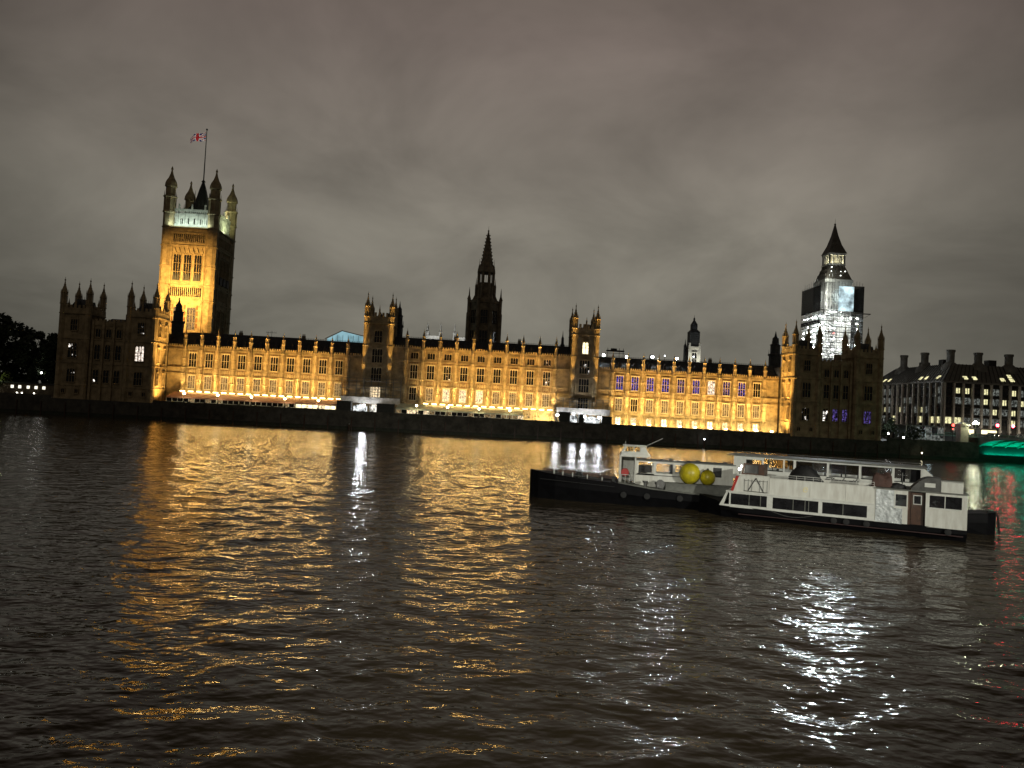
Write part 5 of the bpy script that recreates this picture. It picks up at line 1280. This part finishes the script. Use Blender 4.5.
    for k in range(8):
        a0, a1 = k/8, (k+1)/8; q.tube((4.4+a0*3.6, -.06, 1.0-.35*math.sin(PI*a0)), (4.4+a1*3.6, -.06, 1.0-.35*math.sin(PI*a1)), .025, 4)
    q.build('rope', 'canvas_grey', t)
    lg = bpy.data.curves.new('badge', 'FONT'); lg.body = 'e'; lg.size = 1.0; lg.extrude = .01; lg.shear = .15
    o = text_mesh('badge', lg, mat('pale_gold_badge', (.80, .72, .42), .3)); o.parent = t; o.location = (6.9, .03, 2.95); o.rotation_euler = (PI/2, 0, 0)
    n = MB(); n.T = Matrix.Translation((1.45, .2, 4.55)); n.lathe(0, 0, [(.05, -.5), (.05, 0)], 6); n.build('lamp_bracket', 'iron', t)
    n = MB(); n.sphere((1.45, .0, 4.55), .13, 8, 6); n.sphere((1.62, .0, 4.85), .09, 8, 5); n.build('deck_lamp', 'lamp_site', t)
    return t
fb = front_boat()
BM = Matrix.Translation((22.9, -179.3, 0)) @ Matrix.Rotation(R(-27.7), 4, 'Z')
def on_boat(name, label, cat, u, v, z):
    p = BM @ Vector((u, v, z)); return thing(name, label, cat, tuple(p), R(-27.7))
def heap(root, name, matn, L_, Wd, H, seed):
    rr = random.Random(seed); nx, ny = 18, 12; m = MB(); vs = []; fs = []
    for j in range(ny+1):
        for i in range(nx+1):
            u = i/nx*2-1; v = j/ny*2-1; d = max(0, 1-abs(u)**2.6)*max(0, 1-abs(v)**2.6)
            vs.append((u*L_/2, v*Wd/2, H*d**.34*(1+.16*math.sin(3.1*u+2*v+seed)+.09*math.sin(9*u+5*v*seed))))
    for j in range(ny):
        for i in range(nx): a = j*(nx+1)+i; fs.append((a, a+1, a+nx+2, a+nx+1))
    m.add(vs, fs); m.build(name, matn, root, smooth=True)
h = on_boat('covered_heap', 'black tarpaulin heap on the open upper deck, before the lettered white panel', 'tarpaulin', 7.0, 2.0, 2.62); heap(h, 'tarpaulin', 'canvas_dark', 3.4, 2.2, 2.2, 2)
h = on_boat('covered_chair', 'tall maroon tarpaulin cover standing on the upper deck near the plastic sheet', 'tarpaulin', 13.3, 1.6, 3.93); heap(h, 'tarpaulin', 'canvas_maroon', 1.7, 1.3, 1.15, 5)
h = on_boat('covered_bundle', 'small low dark bundle beside the maroon cover on the cabin roof', 'tarpaulin', 14.6, 1.3, 3.93); heap(h, 'tarpaulin', 'canvas_dark', 1.2, .9, .38, 3)
h = on_boat('canvas_hood', 'grey curved canvas hood on the stern cabin roof', 'hood', 16.6, .9, 3.92)
m = MB(); P = [(-1.1, 0)]+[(-1.1+2.2*k/10, 1.15*math.sin(PI*.5*min(1, (k+.5)/7))) for k in range(11)]+[(1.1, 0)]; m.prism(P, 'y', -.8, 1.6); m.build('canvas', 'canvas_grey', h)
m = MB(); m.box(-.1, .7, -.84, -.81, .35, .7); m.build('clear_panel', 'white_clean', h)
h = on_boat('roof_locker', 'square white locker on the stern cabin roof beside the grey hood', 'locker', 18.55, 1.0, 3.92)
m = MB(); m.box(-.8, .8, -.6, 1.2, 0, .84); m.build('box', 'white_paint', h); m = MB(); m.box(-.85, .85, -.65, 1.25, .84, .9); m.build('lid', 'white_clean', h)

def rear_boat():
    p = BM @ Vector((0, 6.2, 0))
    t = thing('river_cruiser', 'farther white sightseeing boat with long glazed upper saloon and black script name', 'boat', tuple(p), R(-27.7))
    hull(t, [(-1.8, .1, 1.9), (-.6, 1.2, 1.8), (1.2, 2.2, 1.7), (4, 2.45, 1.6), (17, 2.45, 1.6), (19.6, 2.2, 1.75), (21.9, 1.4, 1.95), (22.6, .6, 2.0)], yc=2.3)
    m = MB(); m.box(1.0, 17.6, .1, 4.5, 1.55, 3.2); m.build('lower_saloon', 'white_paint', t)
    H = [(1.1, 2.6, 4.3, 5.2), (2.8, 4.6, 4.32, 5.4), (4.75, 5.55, 4.25, 5.4), (5.78, 8.56, 4.2, 5.38), (8.76, 11.35, 4.2, 5.36), (11.55, 14.15, 4.2, 5.36), (14.35, 16.6, 4.2, 5.4)]
    w = MB(); panel_with_holes(w, -.1, 16.8, 3.2, 5.5, 0, .09, H); panel_with_holes(w, -.1, 16.8, 3.2, 5.5, 4.51, 4.6, H)
    for y0 in (0, 4.51): w.prism([(16.8, 3.2), (18.3, 3.2), (17.6, 4.8), (16.8, 5.5)], 'y', y0, y0+.09)
    w.box(-.1, 0, .09, 4.51, 3.2, 4.3); w.build('saloon_wall', 'white_clean', t)
    m = MB(); m.box(-.1, 18.2, .1, 4.5, 3.2, 3.3); m.build('saloon_floor', 'grey_paint', t)
    r = MB(); r.box(-.8, 17.0, -.12, 4.72, 5.5, 5.62); r.build('roof', 'grey_paint', t)
    for (a, c, za, zb) in H[3:]: b = MB(); mid = (a+c)/2+.15; b.box(mid-.05, mid+.05, .01, .06, za, zb); b.box(a, c, -.02, .03, za-.06, za+.02); b.build('glazing_bar', 'iron', t)
    b = MB(); b.box(3.6, 3.66, .01, .06, 4.32, 5.4); b.box(2.8, 4.6, -.02, .04, 4.22, 4.34); b.build('glazing_bar', 'iron', t)
    for (a, c) in ((14.9, 15.25), (15.6, 16.5)):
        q = MB(); q.box(a, c, .5, .58, 4.2, 5.38); q.build('curtain', 'hull_black', t)
    r = MB()
    for k in range(14): u = .2+k*1.25; r.tube((u, .15, 5.6), (u, .15, 5.95), .016, 4)
    r.tube((.2, .15, 5.95), (16.5, .15, 5.95), .02, 4); r.build('roof_rail', 'steel', t)
    r = MB()
    for k in range(9): u = 2.2+k*1.5; r.box(u, u+.5, 2.6, 4.2, 3.3, 3.75); r.box(u, u+.09, 2.6, 4.2, 3.75, 4.3)
    r.build('seat_row', 'canvas_dark', t)
    tx = bpy.data.curves.new('name_lettering', 'FONT'); tx.body = 'Elizabeth'; tx.size = .66; tx.extrude = .006; tx.shear = .5; tx.space_character = .95; tx.offset = .022
    o = text_mesh('name_lettering', tx, mat('black_lettering', (.01, .01, .01), .5)); o.parent = t; o.location = (8.25, -.02, 3.64); o.rotation_euler = (PI/2, 0, 0); o.scale = (1.35, .95, 1)
    q = MB(); q.tube((22.4, 2.2, 1.95), (22.8, 2.0, 1.7), .12, 6); q.tube((22.8, 2.0, 1.7), (22.95, 2.0, .1), .1, 6); q.tube((21.9, 1.4, 2.0), (22.6, 1.9, 2.0), .1, 6); q.build('hanging_fender', 'rubber', t)
rear_boat()
def barge():
    t = thing('work_barge', 'black-hulled work boat with a long pointed bow, white wheelhouse and cabin', 'boat', (5.6, -172, 0), R(-10))
    hull(t, [(-.35, .06, 2.85), (.6, .95, 2.75), (2.4, 1.75, 2.58), (4.9, 2.25, 2.35), (8.7, 2.5, 2.15), (12, 2.5, 1.72), (16, 2.5, 1.48), (19.5, 2.4, 1.45), (21, 2.0, 1.5)], yc=2.3)
    m = MB()
    for a, b_, z0, z1 in ((.9, 8.4, 2.1, 1.75),): m.prism([(a, z0), (b_, z1), (b_, z1+.05), (a, z0+.05)], 'y', -.25, -.2)
    m.build('rubbing_strip', 'rubber', t)
    m = MB(); m.prism([(.8, 2.7), (8.6, 2.12), (8.6, 2.45), (.8, 3.0)], 'y', 3.9, 4.0); m.build('bulwark', 'brown_wood', t)
    d = MB(); d.prism([(8.7, 2.17), (12, 1.76), (16, 1.52), (20.5, 1.52), (20.5, 1.60), (16, 1.62), (12, 1.86), (8.7, 2.27)], 'y', -.18, 4.6); d.build('deck', 'grey_paint', t)
    for k, u in enumerate((2.2, 3.1, 4.1, 5.6, 7.1)):
        q = MB(); z = 2.95-u*.09; q.tube((u, 1.0, z-.5), (u, 1.0, z+.25), .05, 6); q.build('stanchion', 'white_clean', t)
    q = MB(); q.tube((2.2, 1.0, 2.75), (7.1, 1.0, 2.35), .018, 4); q.build('rail_wire', 'steel', t)
    q = MB(); q.box(2.0, 2.5, 1.9, 2.6, 2.6, 2.95); q.box(4.3, 5.1, 1.6, 2.8, 2.3, 2.75); q.lathe(4.7, 1.4, [(.22, 2.3), (.22, 2.8), (.3, 2.85), (.3, 2.95)], 8); q.box(8.1, 8.4, 1.2, 1.5, 2.1, 2.7); q.build('windlass', 'iron', t)
    # wheelhouse
    w = MB(); w.box(8.75, 8.87, .8, 3.8, 2.2, 4.82); w.box(8.75, 9.2, 3.7, 3.8, 2.2, 4.82); w.box(9.2, 10.4, 3.7, 3.8, 2.2, 4.82); w.box(10.3, 10.42, .8, 3.8, 2.2, 4.82); w.box(8.75, 11.6, .6, 4.0, 4.8, 4.92)
    w.box(8.8, 8.95, .75, .85, 2.2, 4.8); w.build('wheelhouse_wall', 'white_paint', t)
    u = MB()
    for y in (.7, 3.7):
        u.prism([(8.85, 4.9), (11.9, 4.9), (11.6, 5.22), (9.0, 5.22)], 'y', y, y+.08)
        u.prism([(8.98, 5.2), (9.2, 5.2), (9.45, 5.85), (9.25, 5.85)], 'y', y, y+.08); u.prism([(10.85, 5.2), (11.6, 5.2), (11.3, 5.85), (10.8, 5.85)], 'y', y, y+.08)
        u.box(10.15, 10.2, y, y+.06, 5.2, 5.85)
    u.prism([(9.0, 5.2), (9.08, 5.2), (9.35, 5.85), (9.27, 5.85)], 'y', .75, .9); u.box(8.9, 9.0, .78, 3.7, 4.9, 5.22); u.box(11.55, 11.65, .78, 3.7, 4.9, 5.22)
    u.box(9.05, 11.4, .55, 3.95, 5.85, 5.93); u.build('wheelhouse_top', 'white_clean', t)
    q = MB(); q.tube((11.4, 1.6, 5.95), (13.0, 1.5, 6.8), .025, 4); q.tube((9.3, 2, 5.9), (9.3, 2, 6.3), .02, 4); q.build('aerial', 'white_clean', t)
    # long cabin
    H = [(10.72, 12.2, 3.15, 4.32), (12.5, 14.15, 3.25, 4.24), (14.4, 15.9, 3.3, 4.2), (18.1, 18.95, 3.2, 4.15)]
    c = MB(); panel_with_holes(c, 10.42, 20.1, 1.6, 4.45, 1.6, 1.7, H); panel_with_holes(c, 10.42, 20.1, 1.6, 4.45, 4.2, 4.3, H[:3]); c.box(20.0, 20.1, 1.7, 4.2, 1.6, 4.45)
    c.build('cabin_wall', 'white_paint', t)
    c = MB(); c.box(10.4, 20.3, 1.45, 4.45, 4.45, 4.53); c.build('cabin_roof', 'grey_paint', t)
    for q in ((18.1, 18.95, 1.74, 1.78, 3.2, 4.15), (10.75, 12.15, 3.4, 3.46, 3.15, 3.9), (13.8, 14.12, 1.76, 1.8, 3.25, 4.24)): c = MB(); c.box(*q); c.build('cabin_blind', 'canvas_dark', t)
    c = MB(); c.box(10.42, 16.8, 1.52, 1.6, 3.0, 3.05); c.box(10.6, 12.3, 1.5, 1.6, 3.06, 3.15); c.build('cabin_trim', 'hull_black', t)
    hch = MB(); hch.box(13.4, 20.6, .35, 1.45, 1.55, 2.38); hch.box(13.3, 20.7, .25, 1.55, 2.38, 2.46); hch.build('hatch', 'grey_paint', t)
    q = MB()
    for k, (a, z) in enumerate(((11.4, 1.95), (12.6, 1.9), (13.1, 1.85))): q.lathe(a, .55, [(.16, z-.2), (.16, z+.35), (.28, z+.42), (.28, z+.55)], 8)
    q.T = Matrix.Translation((12.9, .7, 2.3)) @ Matrix.Rotation(PI/2, 4, 'X'); q.lathe(0, 0, [(.42, 0), (.42, .12), (.14, .14), (.14, .5), (.42, .52), (.42, .62)], 12); q.T = None
    q.build('winch', 'steel', t)
    q = MB()
    for k in range(4): q.tube((9.0+k*.4, .5, 2.2), (9.0+k*.4, .5, 3.0), .025, 4)
    q.tube((9.0, .5, 3.0), (10.2, .5, 3.0), .03, 4); q.tube((9.0, .5, 2.65), (10.2, .5, 2.65), .02, 4); q.build('handrail', 'white_clean', t)
    for u in (9.3, 11.6, 14.8): 
        q = MB(); q.T = Matrix.Translation((u, -.30, 1.05)) @ Matrix.Rotation(PI/2, 4, 'X'); q.lathe(0, 0, [(.14, -.1), (.30, -.08), (.30, .06), (.14, .08)], 12); q.build('tyre_fender', 'rubber', t)
    q = MB()
    for k in range(9): q.box(11.9+k*.9, 12.1+k*.9+.12*(k % 3), 2.0, 2.3, 4.53, 4.62+.1*(k % 3))
    q.box(15.6, 19.2, 1.9, 2.3, 4.53, 4.68); q.build('roof_gear', 'iron', t)
    return t
barge()
GM = Matrix.Translation((5.6, -172, 0)) @ Matrix.Rotation(R(-10), 4, 'Z')
def buoy(u, v, z, r, label):
    p = GM @ Vector((u, v, z)); t = thing('mooring_buoy', label, 'buoy', tuple(p), 0, 'yellow buoys on the work boat')
    m = MB(); m.sphere((0, 0, 0), r, 28, 18); m.build('float', 'yellow', t, smooth=True)
    m = MB(); m.T = Matrix.Rotation(R(20), 4, 'Z') @ Matrix.Rotation(R(80), 4, 'X'); m.lathe(0, 0, [(r*1.005, -.05), (r*1.02, 0), (r*1.005, .05)], 28); m.build('seam', 'yellow', t)
    m = MB(); m.lathe(0, 0, [(.12, r*.98), (.12, r+.12)], 8); m.build('ring', 'iron', t)
    m = MB()
    for k in range(10):
        a, b2 = PI*.5-k*.16, PI*.5-(k+1)*.16; m.tube((-1.03*r*math.cos(a), -.18*r, 1.02*r*math.sin(a)), (-1.03*r*math.cos(b2), -.18*r, 1.02*r*math.sin(b2)), .035, 5)
    m.build('lashing', 'canvas_grey', t)
buoy(15.75, .9, 3.50, 1.04, 'large yellow ball buoy on the deck of the black-hulled work boat')
buoy(17.5, .9, 3.20, .76, 'smaller yellow ball buoy beside the large one on the work boat')
p = GM @ Vector((9.35, .95, 3.2))
t = thing('lifebuoy', 'red round lifebuoy hanging in the open side of the work boat wheelhouse', 'lifebuoy', tuple(p), R(-10))
m = MB(); m.T = Matrix.Rotation(PI/2, 4, 'X'); m.lathe(0, 0, [(.18, -.1), (.38, -.1), (.42, 0), (.38, .1), (.18, .1)], 18); m.build('ring', 'red_paint', t)
m = MB(); m.tube((0, 0, .38), (0, 0, .75), .02, 4); m.build('cord', 'canvas_grey', t)

# ------------------------------------------------------------------ near bank (behind the camera): parapet, and unseen masts added to light the moored boats
q = thing('near_river_wall', 'granite river wall on the near bank below the viewer', 'wall')
m = MB(); m.box(-400, 400, -250.8, -250.3, -3, 7.3); m.build('wall_face', 'granite', q)
for i, (x, y, tx, ty, pw, sp) in enumerate(((70, -300, 33, -181, 320000, 26), (-20, -305, 18, -174, 150000, 26))):
    t = thing('boat_fill_mast', ('tall unseen light mast added for the boats, near bank to the right', 'tall unseen light mast added for the boats, near bank to the left')[i], 'added light mast', (x, y, 7.2))
    m = MB(); m.tube((0, 0, 0), (0, 0, 22), .25, 8, .14); m.build('mast', 'steel', t)
    m = MB(); m.box(-1, 1, -.4, .0, 21.6, 22.4); m.build('lamp_head', 'lamp_site', t)  # lamp head of the added mast
    light('SPOT', 'boat_fill', (x, y+.6, 29.2), pw, (1, .98, .86), .6, target=(tx, ty, 3), spot=sp, blend=.9)
